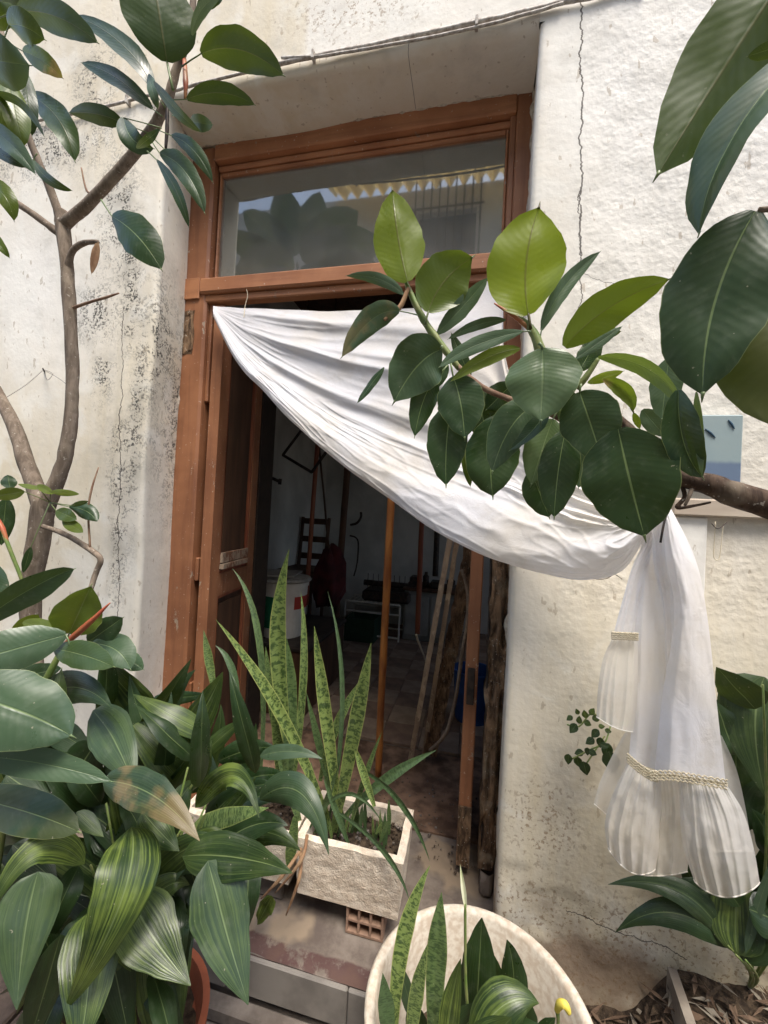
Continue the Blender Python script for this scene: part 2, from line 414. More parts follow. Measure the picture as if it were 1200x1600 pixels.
M_DARKW = m_simple('dark_old_wood', (.055, .028, .016), (.10, .05, .028), 18, .6, .4, .002, st=(1, 1, .15))
M_REDW = m_simple('red_brown_wood', (.20, .055, .03), (.28, .10, .05), 18, .5, .3, .002, st=(1, 1, .1))
M_ORW = m_simple('varnished_bamboo', (.42, .17, .045), (.22, .075, .025), 16, .35, .3, .002, st=(1, 1, .3))
M_IRON = m_simple('dark_iron', (.03, .028, .026), (.07, .05, .04), 40, .6, .3, .001, .4, .6)
M_WHITE = m_simple('white_plastic', (.62, .60, .55), (.52, .5, .45), 10, .5, .1, .001)
M_CRUMB = m_simple('crumbling_plaster', (.62, .56, .46), (.40, .34, .27), 60, .95, 1, .004)
M_ROOM = m_simple('grey_room_plaster', (.60, .595, .56), (.46, .46, .43), 3, .9, .5, .004)

# ------------------------------------------------------------------ the ground
mb = MB(); n = 60
pts = []
for j in range(n+1):
    for i in range(n+1):
        x = -40+80*i/n; y = -40+80*j/n
        pts.append(Vector((x, y, -.03)))
mb.grid(pts, n+1, n+1).build('ground', M_GROUND, kind='structure')
# paving bricks in front of the step
pav = MB(); pav.box((-3.0, -2.6, -.029), (2.2, .93, -.012)).build('pavement', M_CONC, kind='structure')
pave_root = bpy.data.objects['pavement']; BASE['pavement'] = Vector()
tile_me = []
for k in range(5):
    q = MB().box((-.093, -.093, 0), (.093, .093, .03), bev=.004, jit=.0012).build('paving_brick', M_PAVE)
    tile_me.append(q.data); bpy.data.objects.remove(q)
for i in range(-7, 6):
    for j in range(9):
        o = bpy.data.objects.new('paving_brick', tile_me[(i*3+j*7) % 5]); COL.objects.link(o)
        o.parent = pave_root
        o.location = (i*.197+.02, .815-j*.197, -.024+random.uniform(-.002, .002)); o.rotation_euler = (random.uniform(-.01, .01), random.uniform(-.01, .01), random.uniform(-.012, .012))

# ------------------------------------------------------------------ the house
H = thing('house', 'whitewashed old house front with brown framed doorway and glass transom', 'house', (-.5, WY, 0))
XL, XR, ZT = -1.106, .115, 2.711
XLi, XRi = -1.146, .128
def g2(x, z, px, py, rx, rz):
    c = P(px, py, WY); return math.exp(-((x-c.x)/rx)**2-((z-c.z)/rz)**2)
def wall_attr(p):
    x, z = p.x, p.z
    right = 1/(1+math.exp(-(x-.2)*12))
    low = 1/(1+math.exp((z-1.25)*3.2))
    warm = .95*(1-right)*(.6+.7*N3(x*2, 3, z*1.2)) + right*low*1.15
    if z > 2.75 and x > -.6: warm = .25
    mould = 0
    for (px, py, rx, rz) in ((150, 490, .06, .09), (160, 580, .03, .09), (205, 470, .03, .16), (190, 690, .035, .07), (205, 690, .04, .03), (185, 330, .05, .18), (200, 400, .035, .14), (215, 640, .02, .35),
                             (70, 230, .2, .1), (185, 860, .02, .2), (240, 530, .02, .2), (150, 130, .06, .1), (190, 760, .03, .12)):
        mould = max(mould, g2(x, z, px, py, rx*1.5, rz*1.1)*1.25)
    dirt = max(0, 1-(z-.05)/.42)*.75 if x > XR else max(0, 1-(z-.1)/.5)*.6
    dirt = max(dirt, .42*g2(x, z, 850, 1290, .10, .13), .9*g2(x, z, 930, 1520, .25, .10))
    dirt = max(dirt, .30*g2(x, z, 560, 10, .3, .12))
    st = right if z < 3.6 else .3
    if XR < x < .235: st *= .12
    if z < 1.1: st *= .45
    return warm, mould, min(dirt, 1), st
def disp(x, z):
    w_, m_, d_, s_ = wall_attr(Vector((x, 0, z)))
    v = .007*N3(x*1.7, 0, z*1.7)+.003*N3(x*7, 5, z*5)+.0022*N3(x*26, 9, z*22)*(.3+.5*s_)+.0010*s_*N3(x*60, 2, z*60)
    c = P(60, 560, WY)
    v += .004*math.exp(-((x+1.22-.01*N3(z*3))/.012)**2)
    if z < .38 and x > .12: v -= .004*(N3(x*9, 1, z*9) > .08-.5*(.38-z))
    return v
ver, fac, at = [], [], {'warm': [], 'mould': [], 'dirt': [], 'stucco': []}
def addgrid(fn, nu, nv):
    b = len(ver)
    for j in range(nv+1):
        for i in range(nu+1):
            p = fn(i/nu, j/nv); ver.append(p)
            a = wall_attr(p)
            for k, q in zip(at, a): at[k].append(q)
    for j in range(nv):
        for i in range(nu):
            fac.append((b+j*(nu+1)+i, b+j*(nu+1)+i+1, b+(j+1)*(nu+1)+i+1, b+(j+1)*(nu+1)+i))
def sec(path, ln):                                  # point at arc fraction on a polyline
    tot = sum((path[i+1]-path[i]).length for i in range(len(path)-1)); d = ln*tot
    for i in range(len(path)-1):
        L = (path[i+1]-path[i]).length
        if d <= L+1e-9: return path[i].lerp(path[i+1], d/L)
        d -= L
    return path[-1]
R_ = .010
def edge_front(x, y, z):
    return Vector((x, y-disp(x, z), z))
lpath = [Vector((-2.1, WY, 0)), Vector((XL-R_, WY, 0)), Vector((XL-R_*.3, WY+R_*.3, 0)), Vector((XL, WY+R_, 0)), Vector((XLi, FY+.03, 0))]
def fl(s, t):
    q = sec(lpath, s); z = ZT*t; d = disp(q.x, z); k = min(1, max(0, (FY-q.y)/.15))
    return Vector((q.x-(d*.8 if q.y > WY+.004 else 0), q.y-(d*k if q.y < WY+.02 else 0), z))
addgrid(fl, 96, 210)
rpath = [Vector((XRi, FY+.03, 0)), Vector((XR, WY+R_, 0)), Vector((XR+R_*.3, WY+R_*.3, 0)), Vector((XR+R_, WY, 0)), Vector((1.7, WY, 0))]
def fr(s, t):
    q = sec(rpath, s); z = ZT*t; d = disp(q.x, z)
    return Vector((q.x+(d*.8 if q.y > WY+.004 else 0), q.y-(d if q.y < WY+.02 else 0), z))
addgrid(fr, 130, 210)
tpath = [Vector((0, FY+.04, ZT-.002)), Vector((0, WY+R_, ZT)), Vector((0, WY+R_*.3, ZT+R_*.3)), Vector((0, WY, ZT+R_)), Vector((0, WY, 4.6))]
def ft(s, t):
    q = sec(tpath, t); x = XL-.0+(XR-XL+.0)*s
    if q.y > WY+.02: x = (XL-.04)+(XR+.013-XL+.04)*s if q.y > FY else x+(-.02 if s == 0 else (.008 if s == 1 else 0))
    d = disp(x, q.z)
    return Vector((x, q.y-(d if q.y < WY+.02 else 0), q.z-(.6*N3(x*3, 3, q.y*4)*.02 if q.y > WY+.02 else 0)))
addgrid(ft, 70, 110)
addgrid(lambda s, t: edge_front(-2.1+(XL+2.1)*s, WY, ZT+(4.6-ZT)*t), 56, 90)
addgrid(lambda s, t: edge_front(XR+(1.7-XR)*s, WY, ZT+(4.6-ZT)*t), 84, 90)
addgrid(lambda s, t: Vector((-4+1.9*s, WY-disp(-4+1.9*s, 4.6*t)*(1 if s > .9 else .5), 4.6*t)), 12, 30)
addgrid(lambda s, t: Vector((1.7+2.3*s, WY-disp(1.7+2.3*s, 4.6*t)*(1 if s < .1 else .5), 4.6*t)), 12, 30)
mw = MB(); mw.add(ver, fac); mw.build('facade_wall', M_PL, H, smooth=True, attrs=at)
# wall body behind the plaster skin and room shell
body = MB()
body.box((-4, WY+.02, 0), (-1.155, 1.6, 4.59)); body.box((.14, WY+.02, 0), (4, 1.6, 4.59)); body.box((-1.155, FY+.035, 2.71), (.14, 1.6, 4.59))
body.build('wall_core', M_ROOM, H)
RX0, RX1, RY1, RZ = -1.62, 1.6, 4.2, 3.15
fz = .165
rm = MB()
rm.box((RX0-.1, 1.601, 0), (RX0, RY1+.1, RZ)).box((RX1, 1.601, 0), (RX1+.1, 2.6, RZ)).box((RX1, 3.6, 0), (RX1+.1, RY1+.1, RZ)).box((RX1, 2.6, 0), (RX1+.1, 3.6, .9)).box((RX1, 2.6, 2.2), (RX1+.1, 3.6, RZ)).box((RX0, RY1, 0), (RX1, RY1+.1, RZ))  # right wall keeps an unseen window opening, added to brighten the room
rm.build('room_wall', M_ROOM, H)
MB().box((RX0-.1, 1.601, RZ), (RX1+.1, RY1+.1, RZ+.12)).build('ceiling', M_DARKW, H)
cap = MB(); cap.box((-4.05, WY-.02, 4.592), (4.05, 1.75, 4.66)); cap.build('roof_edge', M_CONC, H)
MB().box((-1.144, 1.5, 0), (.13, 2.0, .150), jit=0).build('doorway_floor', m_simple('brown_dirty_floor', (.24, .15, .10), (.10, .062, .042), 16, .9, 1.0, .006), H)
MB().box((RX0, 2.0, 0), (RX1, RY1, fz-.022)).build('floor_bed', M_CONC, H)
tfl = []
M_TILE = m_simple('old_floor_tile', (.22, .15, .11), (.15, .10, .075), 12, .6, .3, .001); M_TILE2 = m_simple('pale_floor_tile', (.30, .23, .17), (.22, .16, .12), 12, .6, .3, .001)
fl_ = MB().box((RX0+.005, 2.005, fz-.0215), (RX1-.005, RY1-.005, fz-.017)).build('room_floor', M_CONC, kind='structure'); BASE['room_floor'] = Vector()
for k in (0, 1):
    q = MB().box((-.0985, -.0985, -.016), (.0985, .0985, 0), bev=.002).build('floor_tile', (M_TILE, M_TILE2)[k]); tfl.append(q.data); bpy.data.objects.remove(q)
for i in range(14):
    for j in range(11):
        x = RX0+.11+i*.2; y = 2.105+j*.2
        if x > .6: continue
        o = bpy.data.objects.new('floor_tile', tfl[(i+j) % 2]); COL.objects.link(o); o.parent = fl_; o.location = (x, y, fz+random.uniform(-.001, .001)-.0005)

# frame -------------------------------------------------------------
def fz_(r, Y=FY): return EYE.z+r*Y
FRT, GLT, GLB, BARB = fz_(1.056), fz_(.990), fz_(.665), fz_(.596)
FXL, FXR = -.862*FY, .094*FY
IXL, IXR = -.782*FY, .043*FY
def part(name, mat, parent, fn, **kw):
    m = MB(); fn(m); return m.build(name, mat, parent, **kw)
DF = MB()
DF.box((FXL-.02, FY, .14), (IXL-.006, FY+.10, FRT-.001), bev=.009)
DF.box((IXL-.0055, FY+.03, .14), (IXL+.003, FY+.10, .62), bev=.001).box((IXL-.0055, FY+.022, 1.02), (IXL+.010, FY+.10, 1.11), bev=.003).box((IXL-.0055, FY+.022, 1.72), (IXL+.008, FY+.10, BARB-.001), bev=.003)
DF.box((IXR+.02, FY, 1.36), (FXR+.02, FY+.10, FRT-.001), bev=.004)
DF.box((IXR+.001, FY+.012, 1.36), (IXR+.0205, FY+.10, FRT-.06), bev=.003)
DF.build('door_frame', M_BR, H)
DT = MB(); DT.box((IXL-.0047, FY-.002, FRT-.062), (IXR+.0195, FY+.10, FRT+.003), bev=.004); DT.box((IXL-.0045, FY+.022, GLT+.004), (IXR+.0195, FY+.098, FRT-.0625), bev=.006)
DT.build('top_rail', M_BRX, H)
TB = MB(); TB.box((IXL-.033, FY-.012, BARB+.028), (IXR+.018, FY+.075, GLB-.004), bev=.007); TB.box((IXL-.032, FY+.004, BARB), (IXR+.017, FY+.045, BARB+.0278), bev=.004)
TB.box((FXL-.002, FY-.008, BARB+.01), (IXL-.0335, FY-.0004, GLB+.0), bev=.002)
TB.build('transom_bar', M_BRX, H)
tw = MB().box((IXL+.0005, FY+.030, GLB-.004), (IXL+.009, FY+.060, GLT+.004), bev=.004).box((IXR-.009, FY+.030, GLB-.004), (IXR+.0005, FY+.060, GLT+.004), bev=.004)
tw.box((IXL+.0092, FY+.031, GLT-.012), (IXR-.0092, FY+.060, GLT+.0035), bev=.004).box((IXL+.0092, FY+.031, GLB-.0035), (IXR-.0092, FY+.060, GLB+.010), bev=.003)
two = tw.build('transom_window', M_BRX, H); BASE[two.name] = Vector()
MB().box((IXL+.009, FY+.044, GLB+.008), (IXR-.009, FY+.048, GLT-.01)).build('pane', M_GL, two)
# crumbling plaster edge against the frame
def crumb(a, b, rad, n_=90):
    pts = [Vector(a).lerp(Vector(b), i/n_)+Vector((.005*N3(i*.35, a[0]*9), 0, .005*N3(i*.4, a[2]*7+3))) for i in range(n_+1)]
    return pts, [rad*(.55+1.0*abs(N3(i*.5, a[0]*5, a[2]*3))) for i in range(n_+1)]
PE = MB()
for a_, b_ in (((FXL-.004, FY-.001, .16), (FXL-.004, FY-.001, FRT)), ((FXL, FY-.001, FRT+.003), (FXR+.01, FY-.001, FRT+.003)), ((FXR+.004, FY-.001, .9), (FXR+.004, FY-.001, FRT))):
    p_, r_ = crumb(a_, b_, .009); PE.tube(p_, r_, 7, rough=.7)
PE.build('plaster_edge', M_CRUMB, H, smooth=True)
# rotten right jamb below the curtain
def rotten(name, x0, x1, y0, y1, z0, z1, amp, seed, mat, par):
    m = MB(); nz = 60; nx = 6
    pts = []
    for j in range(nz+1):
        z = z0+(z1-z0)*j/nz
        for i in range(nx+1):
            s = i/nx; x = x0+(x1-x0)*s
            e = amp*(N3(z*14, seed, 0) if i == nx else N3(z*14, seed+7, 0) if i == 0 else 0)
            hol = max(0, N3(x*45, seed, z*7)-.05)*amp*3.2+max(0, N3(x*20, seed+3, z*26)-.2)*amp*1.6
            pts.append(Vector((x+e*.8, y0+hol, z)))
    m.grid(pts, nx+1, nz+1)
    m.grid([Vector((p.x, y1, p.z)) for p in pts[::-1]], nx+1, nz+1)
    L = [pts[j*(nx+1)] for j in range(nz+1)]; Rr = [pts[j*(nx+1)+nx] for j in range(nz+1)]
    m.grid([q for a in L for q in (Vector((a.x, y1, a.z)), a)], 2, nz+1); m.grid([q for a in Rr for q in (a, Vector((a.x, y1, a.z)))], 2, nz+1)
    return m.build(name, mat, par, smooth=False)
rotten('rotten_jamb', .072, .127, FY-.0, FY+.09, .20, 1.359, .018, 3, M_ROT, H)
rotten('broken_jamb_foot', .079, .120, FY-.03, FY+.05, .141, .21, .012, 8, M_CONC, H)
rotten('splintered_patch', FXL+.006, FXL+.055, FY-.004, FY-.0005, 1.90, 2.07, .012, 21, M_ROT, H)
# right leaf seen end-on
rl = MB().box((.002, FY+.04, .17), (.044, FY+.40, BARB-.004), bev=.004).build('door_leaf', M_BR, H, label='right door leaf folded inward seen from its edge'); BASE[rl.name] = Vector()
MB().box((.010, FY+.028, .70), (.034, FY+.0395, .82), bev=.002).build('lock_plate', M_IRON, rl)
MB().box((.003, FY+.030, .168), (.043, FY+.0395, .36), jit=.002).build('foot_patch', M_ROT, rl)
# left leaf, open inward, with frame and panels
A = Vector((-.998, FY+.022, 0)); B = Vector((-1.075, FY+.46, 0)); dx = (B-A); Lw = dx.length; dx.normalize(); nx_ = Vector((dx.y, -dx.x, 0))  # faces the doorway
def leafbox(m, s0, s1, z0, z1, d0, d1, bev=.003):
    c = []
    for z in (z0, z1):
        for s, d in ((s0, d0), (s1, d0), (s1, d1), (s0, d1)):
            q = A+dx*s+nx_*d; c.append(Vector((q.x, q.y, z)))
    m.add(c, [(3, 2, 1, 0), (4, 5, 6, 7), (0, 1, 5, 4), (1, 2, 6, 5), (2, 3, 7, 6), (3, 0, 4, 7)]); m.fix = True
z0, z1 = .17, BARB-.004
m = MB(); leafbox(m, 0, .075, z0, z1, -.02, .02); leafbox(m, Lw-.075, Lw, z0, z1, -.02, .02)
for a, b in ((z0, z0+.12), (.95, 1.04), (z1-.09, z1)): leafbox(m, .0752, Lw-.0752, a, b, -.019, .019)
ll = m.build('door_leaf', M_BR, H, label='left door leaf open inward with raised panels'); BASE[ll.name] = Vector()
for a, b in ((z0+.12, .95), (1.04, z1-.09)):
    m = MB(); leafbox(m, .0755, Lw-.0755, a+.0005, b-.0005, -.006, .004); leafbox(m, .11, Lw-.11, a+.04, b-.04, .0042, .012); m.build('panel', M_DARKW, ll)
    m = MB(); leafbox(m, .0757, .088, a+.001, b-.001, .0045, .017); leafbox(m, Lw-.088, Lw-.0757, a+.001, b-.001, .0045, .017); leafbox(m, .0885, Lw-.0885, a+.001, a+.013, .0045, .016); leafbox(m, .0885, Lw-.0885, b-.013, b-.001, .0045, .016); m.build('moulding', M_REDW, ll)
m = MB(); leafbox(m, .086, Lw-.09, 1.085, 1.125, .017, .027); leafbox(m, .08, Lw-.08, 1.06, 1.08, .018, .036); m.build('ledge_moulding', M_WORN, ll)
MB().box((-1.155, FY+.105, .16), (-1.015, FY+.135, BARB)).build('rear_jamb', M_DARKW, H)
# second folded leaf behind, dark
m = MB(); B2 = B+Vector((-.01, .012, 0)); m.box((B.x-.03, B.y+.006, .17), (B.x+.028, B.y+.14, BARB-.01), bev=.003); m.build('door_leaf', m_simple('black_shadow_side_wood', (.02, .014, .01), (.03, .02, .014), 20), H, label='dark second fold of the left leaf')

# step ----------------------------------------------------------------
st = thing('door_step', 'worn concrete doorstep with maroon painted edge and pale riser tiles', 'step', (-.5, 1.1, 0))
m = MB(); nx2, ny2 = 80, 34; pts = []
for j in range(ny2+1):
    for i in range(nx2+1):
        x = -1.75+1.875*i/nx2; y = .975+(1.52-.975)*j/ny2
        pts.append(Vector((x, y, .140+.004*N3(x*9, y*9, 1)+(-.006 if N3(x*4, y*6, 7) > .25 else 0)-(.008 if j == 0 else 0))))
m.grid(pts, nx2+1, ny2+1)
t = NT('concrete_with_maroon_edge', .85, .25); o_ = t.coord(); sp3 = t.n('SeparateXYZ'); t.link(o_, sp3.inputs[0])
nn = t.noise(o_, 9, 6, .65); fine_ = t.noise(o_, 60, 4)
yy = t.math('ADD', sp3.outputs[1], t.math('MULTIPLY', t.math('SUBTRACT', nn, .5), .055))
c_ = t.mix(t.sm(nn, .35, .65), (.22, .185, .155), (.12, .095, .08)); c_ = t.mix(t.sm(t.noise(o_, 3.5, 4), .52, .6), c_, (.27, .21, .15))
c_ = t.mix(t.math('MULTIPLY', t.math('SUBTRACT', 1, t.sm(yy, 1.012, 1.022)), t.math('MULTIPLY', t.sm(t.noise(o_, 14, 5, .7), .36, .5), .8)), c_, (.075, .032, .032))
M_STEP = t.fin(c_, t.bump(t.math('ADD', nn, t.math('MULTIPLY', fine_, .3)), .8, .005))
m.build('tread', M_STEP, st, smooth=True)
MB().box((-1.75, .976, -.01), (.11, 1.50, .133)).build('step_body', M_CONC, st)
M_RISE = m_simple('pale_riser_tile', (.26, .24, .215), (.17, .155, .14), 8, .6, .4, .002)
for i in range(6):
    x0 = -.245-.335*i; MB().box((x0-.331, .964, .036), (x0, .9755, .133), bev=.003, jit=.0008).build('riser_tile', M_RISE, st)
MB().box((-.243, .964, .036), (.09, .9755, .133), bev=.003).build('riser_tile', M_RISE, st)
MB().box((-1.75, .925, -.01), (.11, .963, .030), bev=.006).build('plinth_strip', M_CONC, st)

# hollow brick
hb = thing('hollow_brick', 'hollow clay brick wedged under the white stone planter', 'brick', P(573, 1440, 1.10))
c0 = P(573, 1452, 1.08); bx0, bx1, bz0, bz1 = c0.x-.062, c0.x+.045, .143, .219
m = MB(); th = .006; Ya, Yb = 1.085, 1.24
m.box((bx0, Ya, bz0), (bx1, Yb, bz0+th)).box((bx0, Ya, bz1-th), (bx1, Yb, bz1))
m.box((bx0, Ya, bz0+.0062+.028), (bx1, Yb-.001, bz0+.0062+.034))
for k in range(4):
    xx = bx0+(bx1-bx0-th)*k/3; m.box((xx, Ya+.0005, bz0+th+.0001), (xx+th, Yb-.002, bz0+.0341)).box((xx, Ya+.0005, bz0+.0403), (xx+th, Yb-.002, bz1-th-.0001))
m.build('brick_shell', M_BRICK, hb); MB().box((bx0+.002, Ya+.05, bz0+.002), (bx1-.002, Ya+.052, bz1-.002)).build('inner_web', M_BRICK, hb)

# cable -----------------------------------------------------------------
cb = thing('wall_cable', 'old cable painted white running along the wall above the doorway', 'cable', P(600, 72, WY))
def cab(x0, y0, x1, y1, n_, sag, rad, off):
    out = []
    for i in range(n_+1):
        t_ = i/n_; px = x0+(x1-x0)*t_; py = y0+(y1-y0)*t_+sag*math.sin(math.pi*t_)+2.5*N3(px*.02, 4)
        q = P(px, py, WY-off); out.append(q)
    return out
M_CAB = m_simple('painted_cable', (.55, .52, .47), (.30, .26, .22), 60, .7)
MB().tube(cab(-60, 215, 420, 104, 30, 3, 0, .012), .0045, 7, rough=.3).build('cable', M_CAB, cb, smooth=True)
MB().tube(cab(415, 104, 900, 0, 30, 2, 0, .012), .0065, 7, rough=.2).tube(cab(895, 1, 1010, -22, 6, 0, 0, .012), .006, 7).build('cable', M_CAB, cb, smooth=True)
MB().tube(cab(440, 90, 560, 78, 10, 4, 0, .016), .004, 6, rough=.3).tube(cab(560, 78, 880, 6, 20, 6, 0, .016), .004, 6).build('cable', M_CAB, cb, smooth=True)
for px, py in ((745, 34), (490, 86), (200, 156)):
    q = P(px, py, WY-.012); MB().box((q.x-.004, WY-.022, q.z-.018), (q.x+.004, WY-.001, q.z+.010), bev=.001).build('clip', M_CAB, cb)

# ------------------------------------------------------------------ leaves
def shape(kind, t):
    if kind == 'rubber':
        return (max(0, math.sin(math.pi*min(1, (t*.97+.015)**.88)))**.72)*(1 if t < .9 else max(.02, 1-((t-.9)/.1)**1.6*.75)) if t < .999 else .01
    if kind == 'strap':
        return max(.015, math.sin(math.pi*min(1, t**.64))**.92)*.95
    if kind == 'lily':
        return max(.02, math.sin(math.pi*t**.75)**.9)
    if kind == 'snake':
        return .86*(.36+.52*math.sin(math.pi*.5*min(1, t/.55)))*(1 if t < .55 else max(.02, (1-((t-.55)/.45)**1.5)))
def leaf(parent, kind, b, t, wpx, Y, Y2=None, mid=None, dY=0, tilt=0, under=False, tone=0., pale=0., brown=0., fold=12, curl=.12, wave=.05, node=None, mat=None, name='leaf', label=None, ptip=True, nYd=0, asym=0):
    Y2 = Y if Y2 is None else Y2
    pb, pt = P(b[0], b[1], Y), P(t[0], t[1], Y2)
    if mid is None:
        mx, my = (b[0]+t[0])/2, (b[1]+t[1])/2
        pm = P(mx, my, (Y+Y2)/2+dY)
    else: pm = P(mid[0], mid[1], (Y+Y2)/2+dY)
    pts = [pb, pm, pt]
    fold += random.uniform(-4, 7); curl += random.uniform(-.05, .18)
    N, K = (20, 5) if wpx*1.0 > 30 else (12, 3)
    wm = wpx*pxm(pm)/2
    sd_ = random.uniform(0, 50)
    vs, uvs = [], []
    ctr = []
    for i in range(N+1):
        a = i/N
        # quadratic through three points
        q = pb*((1-a)*(1-2*a)) + pm*(4*a*(1-a)) + pt*(a*(2*a-1)); ctr.append(q)
    prev = None
    for i in range(N+1):
        a = i/N; tg = (ctr[min(i+1, N)]-ctr[max(i-1, 0)]).normalized(); q = ctr[i]
        view = (EYE-q).normalized(); nr = view-tg*view.dot(tg)
        if nr.length < .15: nr = (prev if prev is not None else Vector((0, -.3, 1)))-tg*(prev or Vector((0, -.3, 1))).dot(tg)
        nr.normalize()
        if prev is None: nr0 = nr
        nr = Matrix.Rotation(math.radians(tilt), 3, tg) @ nr; prev_ = nr
        if under: nr = -nr
        side = tg.cross(nr).normalized()
        ww = wm*shape(kind, a)/max(.35, math.cos(math.radians(tilt)))
        for k in range(-K, K+1):
            s = k/K; fo = math.radians(fold)
            lift = abs(s)*ww*math.sin(fo) - curl*ww*s*s + wave*ww*math.sin(a*13+sd_+(2 if s > 0 else 0))*s*s + .03*ww*N3(a*5+sd_, s*2)
            wv2 = 1+.07*N3(a*9+sd_, s*1.5, 3)
            vs.append(q+side*(s*ww*math.cos(fo)*wv2*(1+asym*(1 if s > 0 else -1)))+nr*(lift+.035*ww*math.sin(a*9+sd_*3+s*1.5))); uvs.append((.5+s*.5, a))
    m = MB(); m.grid(vs, 2*K+1, N+1, uvs)
    if kind == 'rubber' and ptip:
        e = pt+(pt-pm).normalized()*wm*.16
        m.tube([pt-(pt-pm)*.03, pt, e], [wm*.05, wm*.035, .0004], 5); m.uv[-15:] = [(.5, .98)]*15
    if node is not None:
        nY = Y+nYd if len(node) < 3 else node[2]
        pn = P(node[0], node[1], nY); c_ = (pn+pb)/2+(pb-pm)*.02
        rr = max(.0012, wm*.04)
        k0 = len(m.v); m.tube([pn, c_, pb, pb+(pm-pb)*.08-(EYE-pb).normalized()*rr], [rr*1.2, rr, rr*.9, rr*.1], 6); m.uv[k0:] = [(.5, .3)]*(len(m.v)-k0)
    o = m.build(name, mat or {'rubber': M_RUB, 'strap': M_STR, 'snake': M_SNK, 'lily': M_STR}[kind], parent, smooth=True, label=label)
    o['tone'] = float(tone); o['pale'] = float(pale); o['seed'] = float(sd_); o['brown'] = float(brown)
    return o
def branch(parent, pts, mat, name='branch', seg=10, sub=5, rough=.18):
    """pts: px, py, Y, radius px"""
    w_ = [P(a, b, c) for a, b, c, d in pts]; r = [max(.0006, d*pxm(q)) for (a, b, c, d), q in zip(pts, w_)]
    return MB().tube(w_, r, seg, sub=sub, rough=rough).build(name, mat, parent, smooth=True)

# ---- left rubber tree
TY = .86
LT = thing('rubber_tree', 'slender bare-stemmed rubber tree forking against the wall beside the doorway', 'tree', P(50, 1090, TY))
LT.location.z = 0; BASE[LT.name] = LT.location.copy()
branch(LT, [(62, 1500, TY-.05, 15), (55, 1090, TY, 13), (47, 935, TY, 14), (60, 850, TY, 15), (70, 775, TY, 15)], M_BARK, 'trunk', 12)
branch(LT, [(66, 800, TY, 14), (92, 745, TY, 10.5), (108, 680, TY, 9.5), (113, 600, TY, 8.8), (110, 500, TY, 8.8), (104, 410, TY, 9), (98, 350, TY, 10), (98, 330, TY, 8)], M_BARK, 'stem', 12)
branch(LT, [(66, 790, TY, 13), (42, 725, TY+.01, 11), (15, 650, TY+.02, 9), (-40, 560, TY+.03, 10)], M_BARK, 'stem', 12)
branch(LT, [(98, 352, TY, 9), (130, 326, TY-.01, 8.5), (182, 272, TY-.03, 8), (236, 205, TY-.05, 7.5), (262, 155, TY-.06, 7), (275, 110, TY-.06, 6), (296, 50, TY-.07, 5), (305, -40, TY-.07, 4)], M_BARK)
branch(LT, [(96, 345, TY, 7), (74, 285, TY-.02, 5.5), (45, 215, TY-.05, 5), (25, 150, TY-.07, 5), (8, 80, TY-.09, 4.5), (-5, 20, TY-.09, 4)], M_BARK)
branch(LT, [(94, 366, TY, 6), (55, 337, TY-.02, 5), (0, 300, TY-.04, 5), (-50, 270, TY-.05, 5)], M_BARK)
branch(LT, [(106, 425, TY, 6), (112, 395, TY-.01, 4.5), (130, 380, TY-.02, 4), (153, 378, TY-.03, 3)], M_BARK, 'twig')
branch(LT, [(112, 482, TY, 2.5), (140, 472, TY-.01, 2), (168, 464, TY-.01, 2), (186, 458, TY-.01, 1)], M_TWIG, 'twig')
branch(LT, [(160, 298, TY-.02, 2), (137, 300, TY-.01, 1.6), (127, 262, TY-.01, 1)], M_TWIG, 'twig')
branch(LT, [(262, 158, TY-.06, 2.2), (261, 200, TY-.07, 2.8), (259, 232, TY-.07, 2)], M_IRON, 'bud')
branch(LT, [(288, 92, TY-.06, 3), (290, 128, TY-.08, 4), (289, 155, TY-.08, 1.5)], M_RED, 'bud')
L = []
